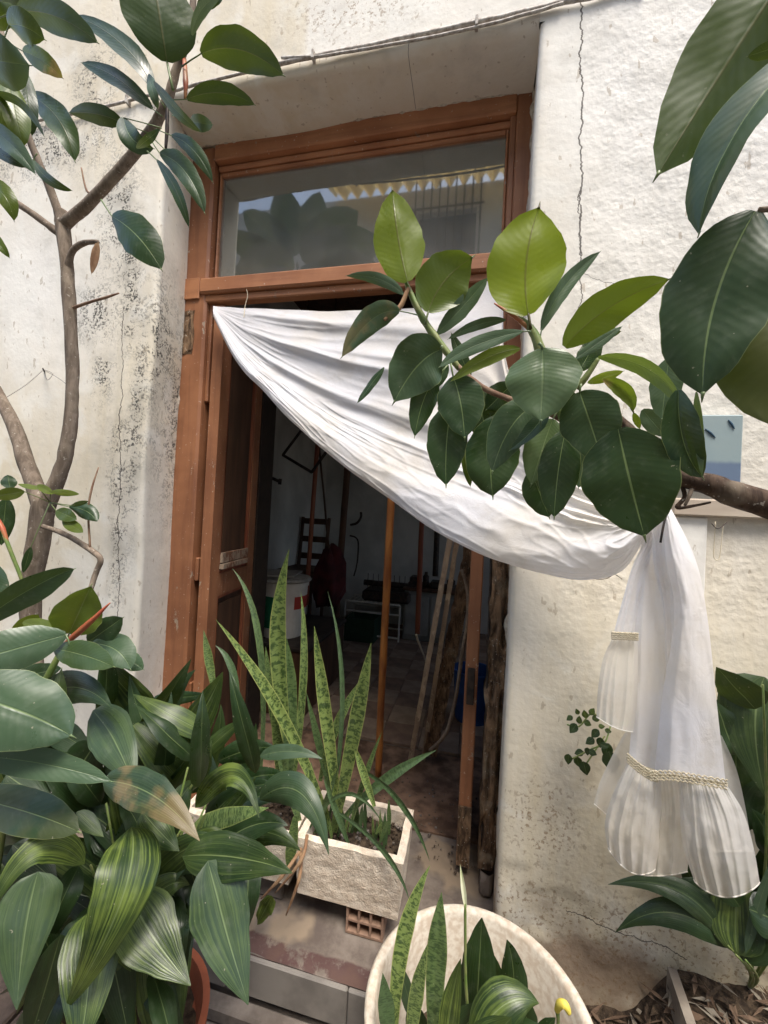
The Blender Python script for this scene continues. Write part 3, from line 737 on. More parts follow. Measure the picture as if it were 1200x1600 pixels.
L += [dict(b=(261, 97), t=(236, -60), wpx=106, Y=.74, Y2=.70, node=(270, 140), fold=6, tone=.05, under=True),
      dict(b=(314, 84), t=(443, 118), wpx=52, mid=(376, 78), Y=.78, node=(284, 104), under=True, tone=.1),
      dict(b=(292, 155), t=(398, 164), wpx=28, mid=(345, 145), Y=.78, node=(268, 156), under=True, tone=.05),
      dict(b=(240, 142), t=(114, 24), wpx=30, mid=(192, 70), Y=.76, node=(258, 168), tilt=30, under=True),
      dict(b=(238, 170), t=(127, 98), wpx=24, mid=(182, 122), Y=.78, node=(254, 182), tilt=30, under=True),
      dict(b=(193, 193), t=(108, 176), wpx=27, mid=(150, 178), Y=.80, node=(232, 208), under=True),
      dict(b=(26, 18), t=(153, 67), wpx=44, mid=(88, 26), Y=.66, node=(-5, 30), under=True, tone=.08),
      dict(b=(14, 40), t=(70, 62), wpx=42, mid=(38, 42), Y=.62, node=(0, 80), tone=.15),
      dict(b=(36, 80), t=(98, 122), wpx=30, mid=(68, 96), Y=.64, node=(18, 70), tone=.45, brown=1, label='half browned leaf'),
      dict(b=(-40, 90), t=(46, 102), wpx=66, Y=.55, pale=.8, curl=.3),
      dict(b=(48, 150), t=(117, 252), wpx=40, mid=(92, 188), Y=.68, under=True, tone=.05),
      dict(b=(-30, 195), t=(55, 272), wpx=32, mid=(14, 222), Y=.6, pale=.9),
      dict(b=(-25, 225), t=(40, 262), wpx=16, Y=.62, under=True),
      dict(b=(52, 250), t=(113, 298), wpx=15, mid=(76, 280), Y=.72, tone=.15, node=(58, 240)),
      dict(b=(12, 120), t=(36, 230), wpx=36, Y=.62, tone=.35), dict(b=(-6, 120), t=(6, 215), wpx=52, Y=.61, tone=.4), dict(b=(38, 110), t=(50, 212), wpx=26, Y=.66),
      dict(b=(-40, 285), t=(22, 345), wpx=30, mid=(2, 300), Y=.7, tone=.35), dict(b=(-25, 350), t=(15, 403), wpx=16, Y=.7, tone=.3),
      dict(b=(193, 184), t=(240, 232), wpx=34, mid=(208, 218), Y=.74, node=(252, 200), under=False),
      dict(b=(214, 232), t=(250, 202), wpx=12, Y=.72, pale=.2, tilt=35),
      dict(b=(268, 212), t=(332, 284), wpx=23, mid=(304, 236), Y=.74, node=(244, 202)),
      dict(b=(250, 240), t=(320, 333), wpx=34, mid=(291, 270), Y=.72, node=(238, 222), pale=.12, curl=.3),
      dict(b=(262, 238), t=(306, 296), wpx=18, mid=(284, 252), Y=.76, node=(240, 216)),
      dict(b=(245, 250), t=(295, 355), wpx=17, mid=(276, 300), Y=.70, node=(230, 236), tilt=25, under=True),
      dict(b=(175, 338), t=(252, 421), wpx=58, mid=(216, 370), Y=.74, node=(158, 312), fold=5),
      dict(b=(240, 128), t=(314, 206), wpx=16, mid=(275, 172), Y=.70, tilt=40, pale=.3),
      dict(b=(232, 116), t=(246, 170), wpx=15, Y=.74, pale=.7, tilt=30),
      dict(b=(298, 190), t=(332, 195), wpx=22, Y=.86, pale=.7, node=(268, 180)),
      dict(b=(300, 55), t=(352, -12), wpx=16, mid=(318, 12), Y=.7, pale=.9, tilt=20),
      dict(b=(308, 10), t=(352, -12), wpx=18, Y=.74), dict(b=(-20, 150), t=(70, 215), wpx=12, Y=.6, mid=(30, 160), pale=.8, tilt=40),
      dict(b=(-20, 40), t=(25, 10), wpx=26, Y=.68, tone=.1), dict(b=(-30, -15), t=(60, -8), wpx=40, Y=.7)]
for d in L: d.setdefault('dY', -.015); leaf(LT, 'rubber', **d)
leaf(LT, 'rubber', (153, 378), (143, 428), 14, TY-.03, mat=M_DEAD, name='dead_leaf', fold=35, curl=.5)
for d in [dict(b=(38, 768), t=(-12, 776), wpx=20, Y=.78, tone=.45), dict(b=(62, 764), t=(28, 756), wpx=8, Y=.8, tone=.6, tilt=40), dict(b=(58, 758), t=(84, 772), wpx=12, Y=.8, tone=.6),
          dict(b=(80, 768), t=(124, 772), wpx=11, Y=.8, tone=.65), dict(b=(88, 798), t=(120, 812), wpx=22, Y=.79, tone=.2), dict(b=(108, 792), t=(152, 815), wpx=26, mid=(134, 798), Y=.8, curl=.5),
          dict(b=(98, 812), t=(130, 832), wpx=18, Y=.79, tone=.4), dict(b=(112, 790), t=(138, 783), wpx=8, Y=.79, tone=.2), dict(b=(16, 764), t=(12, 742), wpx=20, Y=.8), dict(b=(10, 778), t=(2, 852), wpx=26, Y=.82),
          dict(b=(48, 855), t=(36, 895), wpx=12, Y=.8)]:
    leaf(LT, 'rubber', ptip=False, node=(78, 785) if d['b'][0] > 30 else None, nYd=.03, **d)
branch(LT, [(66, 822, .82, 3.5), (100, 834, .82, 4), (140, 858, .81, 4.2), (157, 874, .81, 4.5), (150, 895, .81, 4), (140, 925, .8, 4)], M_BARK, 'twig')
branch(LT, [(141, 858, .81, 1.8), (138, 800, .81, 1.5), (143, 765, .81, 1.6), (154, 730, .82, .8)], M_TWIG, 'twig')
branch(LT, [(0, 818, .78, 2.4), (12, 850, .78, 2.8), (30, 895, .79, 2.6), (42, 930, .8, 2.4)], M_GST, 'twig'); branch(LT, [(-12, 800, .78, 3), (4, 826, .78, 3.5), (14, 858, .78, 2)], M_RED, 'bud')

# nail and wires
nw = thing('wall_wire', 'thin wires tied to a nail on the left wall', 'wire', P(70, 580, WY))
MB().tube([P(70, 582, WY+.01), P(67, 576, WY-.03)], .0025, 6).build('nail', M_IRON, nw)
def wire(par, pts, r=.0007, mat=None): return MB().tube([P(*p) for p in pts], r, 5, sub=4).build('wire', mat or M_IRON, par, smooth=True)
wire(nw, [(68, 578, WY-.025), (40, 602, 1.02), (8, 622, .9)]); wire(nw, [(68, 578, WY-.025), (90, 590, 1.02), (106, 602, .88)]); wire(nw, [(69, 579, WY-.025), (74, 594, WY-.03), (82, 584, WY-.02), (70, 578, WY-.02)])

# ---- big-leaved shrub, lower left foreground
SH = thing('young_rubber_plant', 'young rubber plant with broad leaves and red bud in the lower corner below the tree', 'plant', Vector((-.86, .62, 0)))
branch(SH, [(-30, 1500, .60, 9), (10, 1250, .62, 8), (60, 1090, .64, 6), (100, 1010, .66, 4)], M_GST, 'stem')
branch(SH, [(10, 1250, .62, 6), (-30, 1150, .56, 6), (-60, 1040, .52, 6)], M_GST, 'stem')
for d in [dict(b=(-50, 985), t=(116, 889), wpx=44, mid=(48, 920), Y=.50, Y2=.56, tilt=25, fold=20, pale=.25), dict(b=(103, 992), t=(-70, 1040), wpx=66, Y=.62, Y2=.5, pale=.55, node=(108, 1010)),
          dict(b=(108, 990), t=(142, 916), wpx=70, Y=.66, tone=.35, pale=.1, node=(102, 1008), curl=-.2, fold=16), dict(b=(138, 1003), t=(192, 965), wpx=40, Y=.7, pale=.2, node=(110, 1012)),
          dict(b=(85, 1014), t=(178, 1042), wpx=42, mid=(132, 1024), Y=.62, Y2=.6, tone=.1, pale=.1), dict(b=(145, 1005), t=(204, 1046), wpx=48, mid=(182, 1016), Y=.7, pale=.45, node=(112, 1014)),
          dict(b=(190, 1022), t=(224, 1046), wpx=26, Y=.74, pale=.4), dict(b=(36, 972), t=(98, 988), wpx=24, Y=.7, tone=.5), dict(b=(20, 1000), t=(60, 960), wpx=30, Y=.72, tone=.7),
          dict(b=(-90, 1075), t=(112, 1150), wpx=112, mid=(28, 1110), Y=.44, Y2=.50, pale=.42, curl=.2), dict(b=(-60, 1180), t=(174, 1221), wpx=44, mid=(60, 1192), Y=.46, Y2=.52, pale=.55, tilt=10, fold=20),
          dict(b=(-70, 1240), t=(124, 1300), wpx=60, mid=(40, 1268), Y=.52, Y2=.52, pale=.1, brown=.06), dict(b=(-10, 880), t=(-2, 960), wpx=30, Y=.6, pale=.2), dict(b=(20, 1060), t=(96, 1044), wpx=30, Y=.68)]:
    leaf(SH, 'rubber', **d)
branch(SH, [(98, 1010, .66, 4), (118, 992, .655, 5), (145, 968, .65, 4), (172, 942, .65, .8)], M_RED, 'bud')

# ---- cast iron plant in terracotta pot
pc = PZ(182, 1640, .20); pc.z = 0
AP = thing('potted_aspidistra', 'lush cast iron plant with arching dark striped leaves left of the doorstep', 'potted plant', pc)
prof = [(.001, .0), (.115, .0), (.155, .20), (.168, .20), (.172, .245), (.158, .245), (.146, .20), (.001, .195)]
MB().lathe(prof, pc, 48).build('pot', M_TERRA, AP, smooth=False)
MB().lathe([(.001, .215), (.08, .212), (.148, .205)], pc, 24, wob=.1).build('soil', M_SOIL, AP)
rt = Vector((pc.x, pc.y, .22))
A_ = [dict(b=(205, 1292), t=(99, 1583), wpx=98, mid=(190, 1405), Y=.56, Y2=.47, dY=-.03, tone=.55, tilt=-12, fold=8),
      dict(b=(132, 1350), t=(-25, 1445), wpx=46, mid=(55, 1328), Y=.56, Y2=.45, tone=.7),
      dict(b=(60, 1362), t=(26, 1578), wpx=90, mid=(40, 1450), Y=.50, Y2=.45, tone=.12, pale=.3),
      dict(b=(95, 1460), t=(40, 1650), wpx=54, Y=.5), dict(b=(140, 1425), t=(120, 1660), wpx=92, mid=(140, 1520), Y=.54, Y2=.46, tone=.35),
      dict(b=(205, 1400), t=(298, 1540), wpx=88, mid=(238, 1462), Y=.56, Y2=.54, tone=.38, curl=.05, fold=4, tilt=0),
      dict(b=(325, 1345), t=(388, 1570), wpx=92, mid=(352, 1450), Y=.60, Y2=.56, tone=.15, pale=.15),
      dict(b=(285, 1338), t=(457, 1364), wpx=66, mid=(372, 1340), Y=.60, Y2=.64, tone=.12, tilt=15),
      dict(b=(160, 1220), t=(312, 1314), wpx=62, mid=(238, 1242), Y=.56, Y2=.52, brown=.28, pale=.12, fold=22, curl=.4, tone=.05),
      dict(b=(222, 1268), t=(280, 1330), wpx=46, mid=(250, 1300), Y=.60, tone=.35, wave=.4),
      dict(b=(305, 1262), t=(405, 1278), wpx=42, mid=(364, 1212), Y=.66, Y2=.6, tone=.5, wave=.35, fold=25),
      dict(b=(405, 1250), t=(514, 1336), wpx=50, mid=(468, 1238), Y=.74, Y2=.68, pale=.2),
      dict(b=(272, 1200), t=(202, 1054), wpx=38, mid=(225, 1130), Y=.74, Y2=.72), dict(b=(255, 1150), t=(306, 1046), wpx=32, mid=(270, 1090), Y=.80, pale=.25),
      dict(b=(275, 1190), t=(348, 1050), wpx=50, mid=(318, 1112), Y=.78, tone=.3), dict(b=(300, 1195), t=(380, 1126), wpx=26, mid=(348, 1150), Y=.76, tone=.15),
      dict(b=(68, 1092), t=(176, 1108), wpx=54, mid=(120, 1074), Y=.66, Y2=.6), dict(b=(145, 1110), t=(212, 1236), wpx=66, mid=(180, 1160), Y=.66, Y2=.58, pale=.25, tone=.1),
      dict(b=(340, 1190), t=(432, 1168), wpx=38, mid=(388, 1172), Y=.84), dict(b=(405, 1182), t=(504, 1186), wpx=24, mid=(455, 1174), Y=.80, pale=.35),
      dict(b=(120, 1268), t=(162, 1308), wpx=24, Y=.56, pale=.3, tone=.5), dict(b=(225, 1360), t=(290, 1415), wpx=56, Y=.66), dict(b=(170, 1470), t=(205, 1640), wpx=56, Y=.58),
      dict(b=(225, 1480), t=(246, 1650), wpx=44, Y=.62, tone=.3), dict(b=(70, 1130), t=(150, 1180), wpx=40, Y=.66, pale=.2), dict(b=(150, 1160), t=(90, 1250), wpx=60, Y=.64),
      dict(b=(210, 1230), t=(150, 1130), wpx=44, Y=.72, tone=.1), dict(b=(300, 1290), t=(420, 1262), wpx=30, Y=.7, mat=M_SNK, tone=.4), dict(b=(190, 1330), t=(140, 1270), wpx=50, Y=.66),
      dict(b=(255, 1240), t=(300, 1170), wpx=44, Y=.74, tone=.1), dict(b=(230, 1200), t=(210, 1120), wpx=30, Y=.8), dict(b=(330, 1250), t=(300, 1130), wpx=40, Y=.82), dict(b=(235, 1095), t=(330, 1085), wpx=24, Y=.84),
      dict(b=(20, 1320), t=(90, 1380), wpx=50, Y=.58), dict(b=(330, 1300), t=(400, 1215), wpx=30, Y=.78, tone=.15), dict(b=(10, 1210), t=(80, 1260), wpx=60, Y=.6),
      dict(b=(330, 1330), t=(450, 1290), wpx=46, mid=(395, 1290), Y=.86), dict(b=(320, 1290), t=(432, 1225), wpx=44, mid=(370, 1240), Y=.9), dict(b=(330, 1250), t=(455, 1215), wpx=34, mid=(395, 1215), Y=.92),
      dict(b=(340, 1320), t=(470, 1330), wpx=40, mid=(410, 1300), Y=.9, tone=.1), dict(b=(300, 1240), t=(345, 1100), wpx=34, mid=(335, 1170), Y=.86, tone=.1), dict(b=(330, 1340), t=(405, 1395), wpx=36, mid=(380, 1345), Y=.84),
      dict(b=(350, 1230), t=(400, 1130), wpx=30, mid=(385, 1180), Y=.98), dict(b=(345, 1280), t=(440, 1250), wpx=44, mid=(390, 1248), Y=.98)]
for d in A_:
    d.setdefault('tilt', random.uniform(-15, 15)); d.setdefault('wave', .06); d.setdefault('curl', .2)
    leaf(AP, 'strap', **d)
for k in range(70):                     # inner leaves and stalks of the clump
    px, py = random.uniform(-20, 400), random.uniform(1130, 1560)
    if px > 330 and py > 1350 or px > 400 and py < 1290: continue
    if 330 < px and py < 1170: continue
    if px > 250 and py > 1430: continue
    Yk = random.uniform(.66, .80) if py < 1350 else random.uniform(.58, .7)
    an = random.uniform(-2.8, -.9) if py < 1300 else random.uniform(.7, 2.6)
    ln = random.uniform(100, 190)
    if px+ln*math.cos(an) > 420: continue
    leaf(AP, 'strap', (px, py), (px+ln*math.cos(an), py+ln*math.sin(an)), random.uniform(30, 50), Yk, Yk-.03, tone=random.choice((0, 0, .1, .3)), tilt=random.uniform(-45, 45), dY=-.03)
for k in range(70):                     # arching leaves rising from the pot
    bx_, by_ = 205+random.uniform(-60, 80), 1440+random.uniform(-50, 70); an = random.uniform(-3.5, .35) if k % 3 else random.uniform(.3, 2.8); ln = random.uniform(150, 290)
    ex, ey = bx_+ln*math.cos(an), by_+ln*math.sin(an)*.95
    if ex > 390 or (ex > 300 and ey < 1210) or (ex > 310 and ey > 1400): continue
    leaf(AP, 'strap', (bx_, by_), (ex, ey), random.uniform(36, 56), random.uniform(.66, .76), random.uniform(.64, .72), mid=(bx_+.5*ln*math.cos(an), by_+.5*ln*math.sin(an)-35), tone=random.choice((0, 0, .12, .3)), tilt=random.uniform(-35, 35), dY=-.04, wave=.1)
for k in range(26):
    px, py = random.uniform(60, 330), random.uniform(1180, 1420); q = P(px, py, random.uniform(.62, .74)); a = random.uniform(0, 6.28)
    b0 = rt+Vector((.09*math.cos(a), .09*math.sin(a), 0)); MB().tube([b0, (b0+q)/2+Vector((0, 0, .04)), q], [.003, .0026, .002], 6, sub=3).build('stalk', M_GST, AP, smooth=True)

# ---- stone planter with snake plants
def trough(th_, x0, x1, y0, y1, z0, z1, wl=.022):
    m = MB(); nlv = 5; K = 14
    def wobb(p): return Vector((p.x+.0025*N3(p.x*30, p.y*30, p.z*30), p.y+.0025*N3(p.x*30+5, p.y*30, p.z*30), p.z+.002*N3(p.x*30, p.y*30+9, p.z*30)))
    def face(a, b, c, d, nu, nv):
        m.grid([wobb(a.lerp(b, i/nu).lerp(d.lerp(c, i/nu), j/nv)) for j in range(nv+1) for i in range(nu+1)], nu+1, nv+1)
    V = lambda x, y, z: Vector((x, y, z)); tp = .010
    o0 = [V(x0+tp, y0+tp, z0), V(x1-tp, y0+tp, z0), V(x1-tp, y1-tp, z0), V(x0+tp, y1-tp, z0)]
    o1 = [V(x0, y0, z1), V(x1, y0, z1), V(x1, y1, z1), V(x0, y1, z1)]
    i1 = [V(x0+wl, y0+wl, z1), V(x1-wl, y0+wl, z1), V(x1-wl, y1-wl, z1), V(x0+wl, y1-wl, z1)]
    i0 = [V(p.x, p.y, z1-.075) for p in i1]
    for k in range(4):
        j = (k+1) % 4
        face(o0[k], o0[j], o1[j], o1[k], 30, 14); face(o1[k], o1[j], i1[j], i1[k], 30, 2); face(i1[k], i1[j], i0[j], i0[k], 20, 6)
    face(o0[3], o0[2], o0[1], o0[0], 2, 2)
    m.build('trough', M_STONE, th_, smooth=True)
    s = MB(); s.grid([Vector((x0+wl-.002+(x1-x0-2*wl+.004)*i/20, y0+wl-.002+(y1-y0-2*wl+.004)*j/12, z1-.045+.008*N3(i*.7, j*.7))) for j in range(13) for i in range(21)], 21, 13)
    s.build('soil', M_SOIL, th_, smooth=True)
    c = MB()
    for k in range(160):
        x = random.uniform(x0+wl+.005, x1-wl-.005); y = random.uniform(y0+wl+.005, y1-wl-.005); r = random.uniform(.002, .006)
        c.box((x-r, y-r, z1-.042), (x+r, y+r*.7, z1-.042+r*1.4), rot=random.uniform(0, 3), jit=r*.3, m=random.choice((0, 0, 0, 1)))
    c.build('soil_litter', [M_SOIL, M_CONC], th_, kind='stuff')
PL = thing('stone_planter', 'rough pale stone trough of snake plants raised on a brick on the doorstep', 'planter', Vector((-.29, 1.17, .22)))
trough(PL, -.447, -.135, 1.07, 1.275, .2195, .382)
PL2 = thing('stone_planter', 'second stone trough half hidden under aspidistra leaves beside the first trough', 'planter', Vector((-.66, 1.2, .143)))
trough(PL2, -.84, -.462, 1.085, 1.28, .2195, .365)
MB().box((-.80, 1.12, .142), (-.50, 1.25, .219), bev=.004).build('support_block', M_CONC, PL2)
Sn = [dict(b=(455, 1190), t=(452, 858), wpx=36, mid=(434, 1010), Y=1.17, Y2=1.05, tone=.75), dict(b=(450, 1230), t=(443, 985), wpx=36, mid=(452, 1090), Y=1.16, tone=.15),
      dict(b=(515, 1290), t=(337, 968), wpx=25, mid=(440, 1118), Y=1.16, Y2=.95, tone=.95), dict(b=(455, 1240), t=(470, 925), wpx=18, mid=(474, 1060), Y=1.17, tone=.55),
      dict(b=(532, 1290), t=(491, 978), wpx=29, mid=(508, 1110), Y=1.16, Y2=1.08, tone=.95), dict(b=(512, 1290), t=(512, 924), wpx=11, mid=(535, 1090), Y=1.18, tone=.0, pale=.2),
      dict(b=(522, 1300), t=(580, 1004), wpx=33, mid=(556, 1130), Y=1.15, Y2=1.06, tone=.85), dict(b=(500, 1220), t=(568, 1058), wpx=20, mid=(528, 1130), Y=1.2, tone=.5),
      dict(b=(408, 1200), t=(363, 888), wpx=15, mid=(405, 1000), Y=1.2, tone=.15, pale=.2), dict(b=(372, 1130), t=(336, 1008), wpx=15, mid=(364, 1050), Y=1.1, pale=.2), dict(b=(335, 1080), t=(318, 984), wpx=18, Y=1.1, tone=.4),
      dict(b=(545, 1300), t=(597, 1143), wpx=13, mid=(570, 1215), Y=1.14, tone=.3), dict(b=(585, 1260), t=(552, 1160), wpx=18, Y=1.12, tone=.95), dict(b=(540, 1275), t=(682, 1172), wpx=24, mid=(606, 1216), Y=1.16, Y2=1.2),
      dict(b=(560, 1200), t=(672, 1347), wpx=12, mid=(625, 1252), Y=1.14, Y2=1.02, tilt=40), dict(b=(530, 1270), t=(640, 1408), wpx=11, mid=(600, 1330), Y=1.1, Y2=1.0, pale=.2, tilt=40),
      dict(b=(480, 1300), t=(600, 1290), wpx=9, mid=(540, 1240), Y=1.12, tilt=20), dict(b=(462, 1275), t=(450, 1365), wpx=26, Y=1.05, tone=.35), dict(b=(440, 1240), t=(428, 1050), wpx=26, Y=1.19, tone=.5),
      dict(b=(500, 1300), t=(486, 1190), wpx=16, Y=1.13, pale=.3), dict(b=(470, 1290), t=(430, 1160), wpx=20, Y=1.15, tone=.2), dict(b=(545, 1320), t=(505, 1215), wpx=14, Y=1.12), dict(b=(490, 1310), t=(530, 1195), wpx=14, Y=1.14, tone=.1),
      dict(b=(430, 1150), t=(415, 1010), wpx=18, Y=1.21, tone=.3), dict(b=(520, 1250), t=(478, 1080), wpx=16, Y=1.2, tone=.1)]
for d in Sn:
    d.setdefault('fold', 22); d.setdefault('curl', 0); leaf(PL, 'snake', **d)
for k in range(34):
    px = random.uniform(500, 615); py = random.uniform(1300, 1330); leaf(PL, 'snake', (px, py), (px+random.uniform(-12, 16), py-random.uniform(20, 60)), random.uniform(5, 10), random.uniform(1.12, 1.2), tone=random.choice((0, .2, .6)), name='shoot')
for (a, b, c) in (((472, 1325), (440, 1370), (408, 1404)), ((470, 1330), (468, 1370), (447, 1430)), ((480, 1305), (470, 1345), (430, 1395))):
    branch(PL, [(*a, 1.05, 2.5), (*b, 1.0, 3), (*c, .99, 1)], M_DEAD, 'dry_leaf')
leaf(PL, 'lily', (425, 1400), (402, 1445), 26, 1.0, tone=.6, wave=.4)

# ---- round pot
h = .91; pcx, pcy, prr = .0616*h, .852*h, .2315*h
RP = thing('round_pot', 'large round mottled cream pot planted with snake plant and peace lily', 'potted plant', Vector((pcx, pcy, 0)))
zr = EYE.z-h
prof = [(.001, .006), (.115, .006), (.135, .05), (.165, .17), (.190, .30), (prr-.006, zr-.022), (prr, zr-.012), (prr+.001, zr-.004), (prr-.004, zr), (prr-.014, zr-.001), (prr-.019, zr-.008), (.180, .30), (.158, .21), (.15, .19), (.001, .19)]
MB().lathe(prof, (pcx, pcy, 0), 72).build('pot', M_POT, RP, smooth=True)
MB().lathe([(.001, .235), (.09, .232), (.166, .225)], (pcx, pcy, 0), 30, wob=.08).build('soil', M_SOIL, RP, smooth=True)
for d in [dict(b=(616, 1620), t=(672, 1352), wpx=34, mid=(630, 1470), kind='snake', Y=.74, Y2=.78, tone=.8), dict(b=(676, 1640), t=(690, 1394), wpx=44, mid=(682, 1500), kind='snake', Y=.72, Y2=.74, tone=.2),
          dict(b=(640, 1650), t=(668, 1475), wpx=30, mid=(650, 1560), kind='snake', Y=.7, tone=.6), dict(b=(610, 1640), t=(598, 1520), wpx=34, kind='snake', Y=.7), dict(b=(740, 1650), t=(753, 1434), wpx=58, mid=(748, 1520), kind='lily', Y=.76),
          dict(b=(800, 1620), t=(792, 1468), wpx=44, mid=(803, 1530), kind='lily', Y=.8), dict(b=(695, 1650), t=(720, 1498), wpx=32, mid=(705, 1570), kind='lily', Y=.68, tone=.9), dict(b=(735, 1640), t=(842, 1568), wpx=68, mid=(788, 1570), kind='lily', Y=.68, Y2=.72, tone=.35, curl=.4),
          dict(b=(720, 1600), t=(736, 1470), wpx=30, kind='lily', Y=.8), dict(b=(770, 1640), t=(860, 1610), wpx=50, kind='lily', Y=.7), dict(b=(650, 1600), t=(618, 1490), wpx=22, kind='lily', Y=.8, pale=.4), dict(b=(690, 1600), t=(730, 1520), wpx=30, kind='lily', Y=.82),
          dict(b=(780, 1600), t=(765, 1480), wpx=40, kind='lily', Y=.84), dict(b=(830, 1640), t=(815, 1540), wpx=34, kind='lily', Y=.8), dict(b=(840, 1620), t=(868, 1590), wpx=20, kind='lily', Y=.72),
          dict(b=(700, 1640), t=(760, 1560), wpx=44, kind='lily', Y=.72, tilt=20), dict(b=(770, 1600), t=(812, 1530), wpx=38, kind='lily', Y=.78, tone=.1), dict(b=(660, 1640), t=(640, 1560), wpx=36, kind='lily', Y=.74), dict(b=(755, 1620), t=(720, 1540), wpx=34, kind='lily', Y=.77),
          dict(b=(810, 1660), t=(880, 1640), wpx=44, kind='lily', Y=.7), dict(b=(730, 1660), t=(800, 1590), wpx=50, kind='lily', Y=.66, tone=.15)]:
    k = d.pop('kind'); leaf(RP, k, **d)
branch(RP, [(735, 1620, .74, 2.6), (728, 1540, .745, 2.4), (727, 1470, .75, 2.2), (727, 1412, .75, 2.2)], M_GST, 'flower_stem')
leaf(RP, 'lily', (728, 1420), (719, 1350), 11, .75, mat=m_simple('cream_spathe', (.75, .75, .55), (.6, .65, .35), 20, .5), name='flower_bud', fold=45)
branch(RP, [(868, 1640, .74, 2), (872, 1600, .74, 2.5), (871, 1580, .74, 3.5)], M_GST, 'flower_stem')
branch(RP, [(870, 1579, .74, 4), (875, 1569, .735, 6), (883, 1570, .73, 6), (889, 1582, .73, 4)], m_simple('yellow_petal', (.75, .62, .10), (.6, .5, .1), 20, .5), 'flower_bud')

# ---- right rubber tree with long limb
RT = thing('large_rubber_tree', 'large rubber tree reaching a leafy limb across the doorway from beside the frame', 'tree', Vector((1.25, .80, 0)))
q0 = P(1200, 790, .72)
m = MB(); m.tube([Vector((1.32, .82, -.02)), Vector((1.28, .80, .6)), Vector((1.22, .78, 1.1)), Vector((1.20, .74, 1.45)), Vector((1.05, .6, 2.1))], [.055, .048, .042, .038, .02], 14, sub=6, rough=.15); m.build('trunk', M_BARKD, RT, smooth=True)
lim = [P(1110, 757, .70), P(1058, 744, .70), P(1010, 700, .70), P(975, 662, .71), P(925, 618, .72)]
m = MB(); m.tube([Vector((1.22, .78, 1.12)), Vector((.95, .75, 1.22)), P(1210, 792, .71)]+lim, [.032, .028, .0205, .0165, .0125, .009, .007, .005], 12, sub=6, rough=.2); m.build('limb', M_BARKD, RT, smooth=True)
branch(RT, [(1000, 692, .70, 6), (960, 670, .71, 5), (900, 664, .72, 5), (850, 642, .73, 4.5), (800, 625, .74, 4.5), (752, 604, .75, 4.5), (715, 572, .755, 4.5)], M_TWIG)
branch(RT, [(718, 576, .755, 4.5), (690, 540, .755, 6), (662, 500, .755, 5.5), (640, 455, .755, 4), (634, 440, .755, 2.5)], M_GST)
branch(RT, [(880, 660, .72, 5), (862, 600, .715, 6), (845, 548, .71, 8), (828, 512, .71, 6), (800, 490, .71, 2)], M_GST)
branch(RT, [(828, 514, .71, 4), (800, 492, .705, 3), (772, 474, .70, 1)], M_RED, 'bud'); branch(RT, [(900, 606, .72, 6), (915, 590, .715, 5), (935, 560, .71, 3)], M_GST)
branch(RT, [(1060, 745, .70, 4), (1070, 775, .70, 3), (1058, 792, .7, 3.5), (1075, 792, .7, 2.5), (1110, 785, .71, 1.5)], M_BARKD, 'twig'); branch(RT, [(1085, 752, .70, 3), (1078, 772, .69, 3), (1070, 790, .69, 2)], M_BARK, 'twig')
branch(RT, [(638, 450, .75, 3), (626, 478, .745, 4), (610, 492, .74, 5), (600, 500, .735, 2)], M_DEAD, 'dead_leaf')
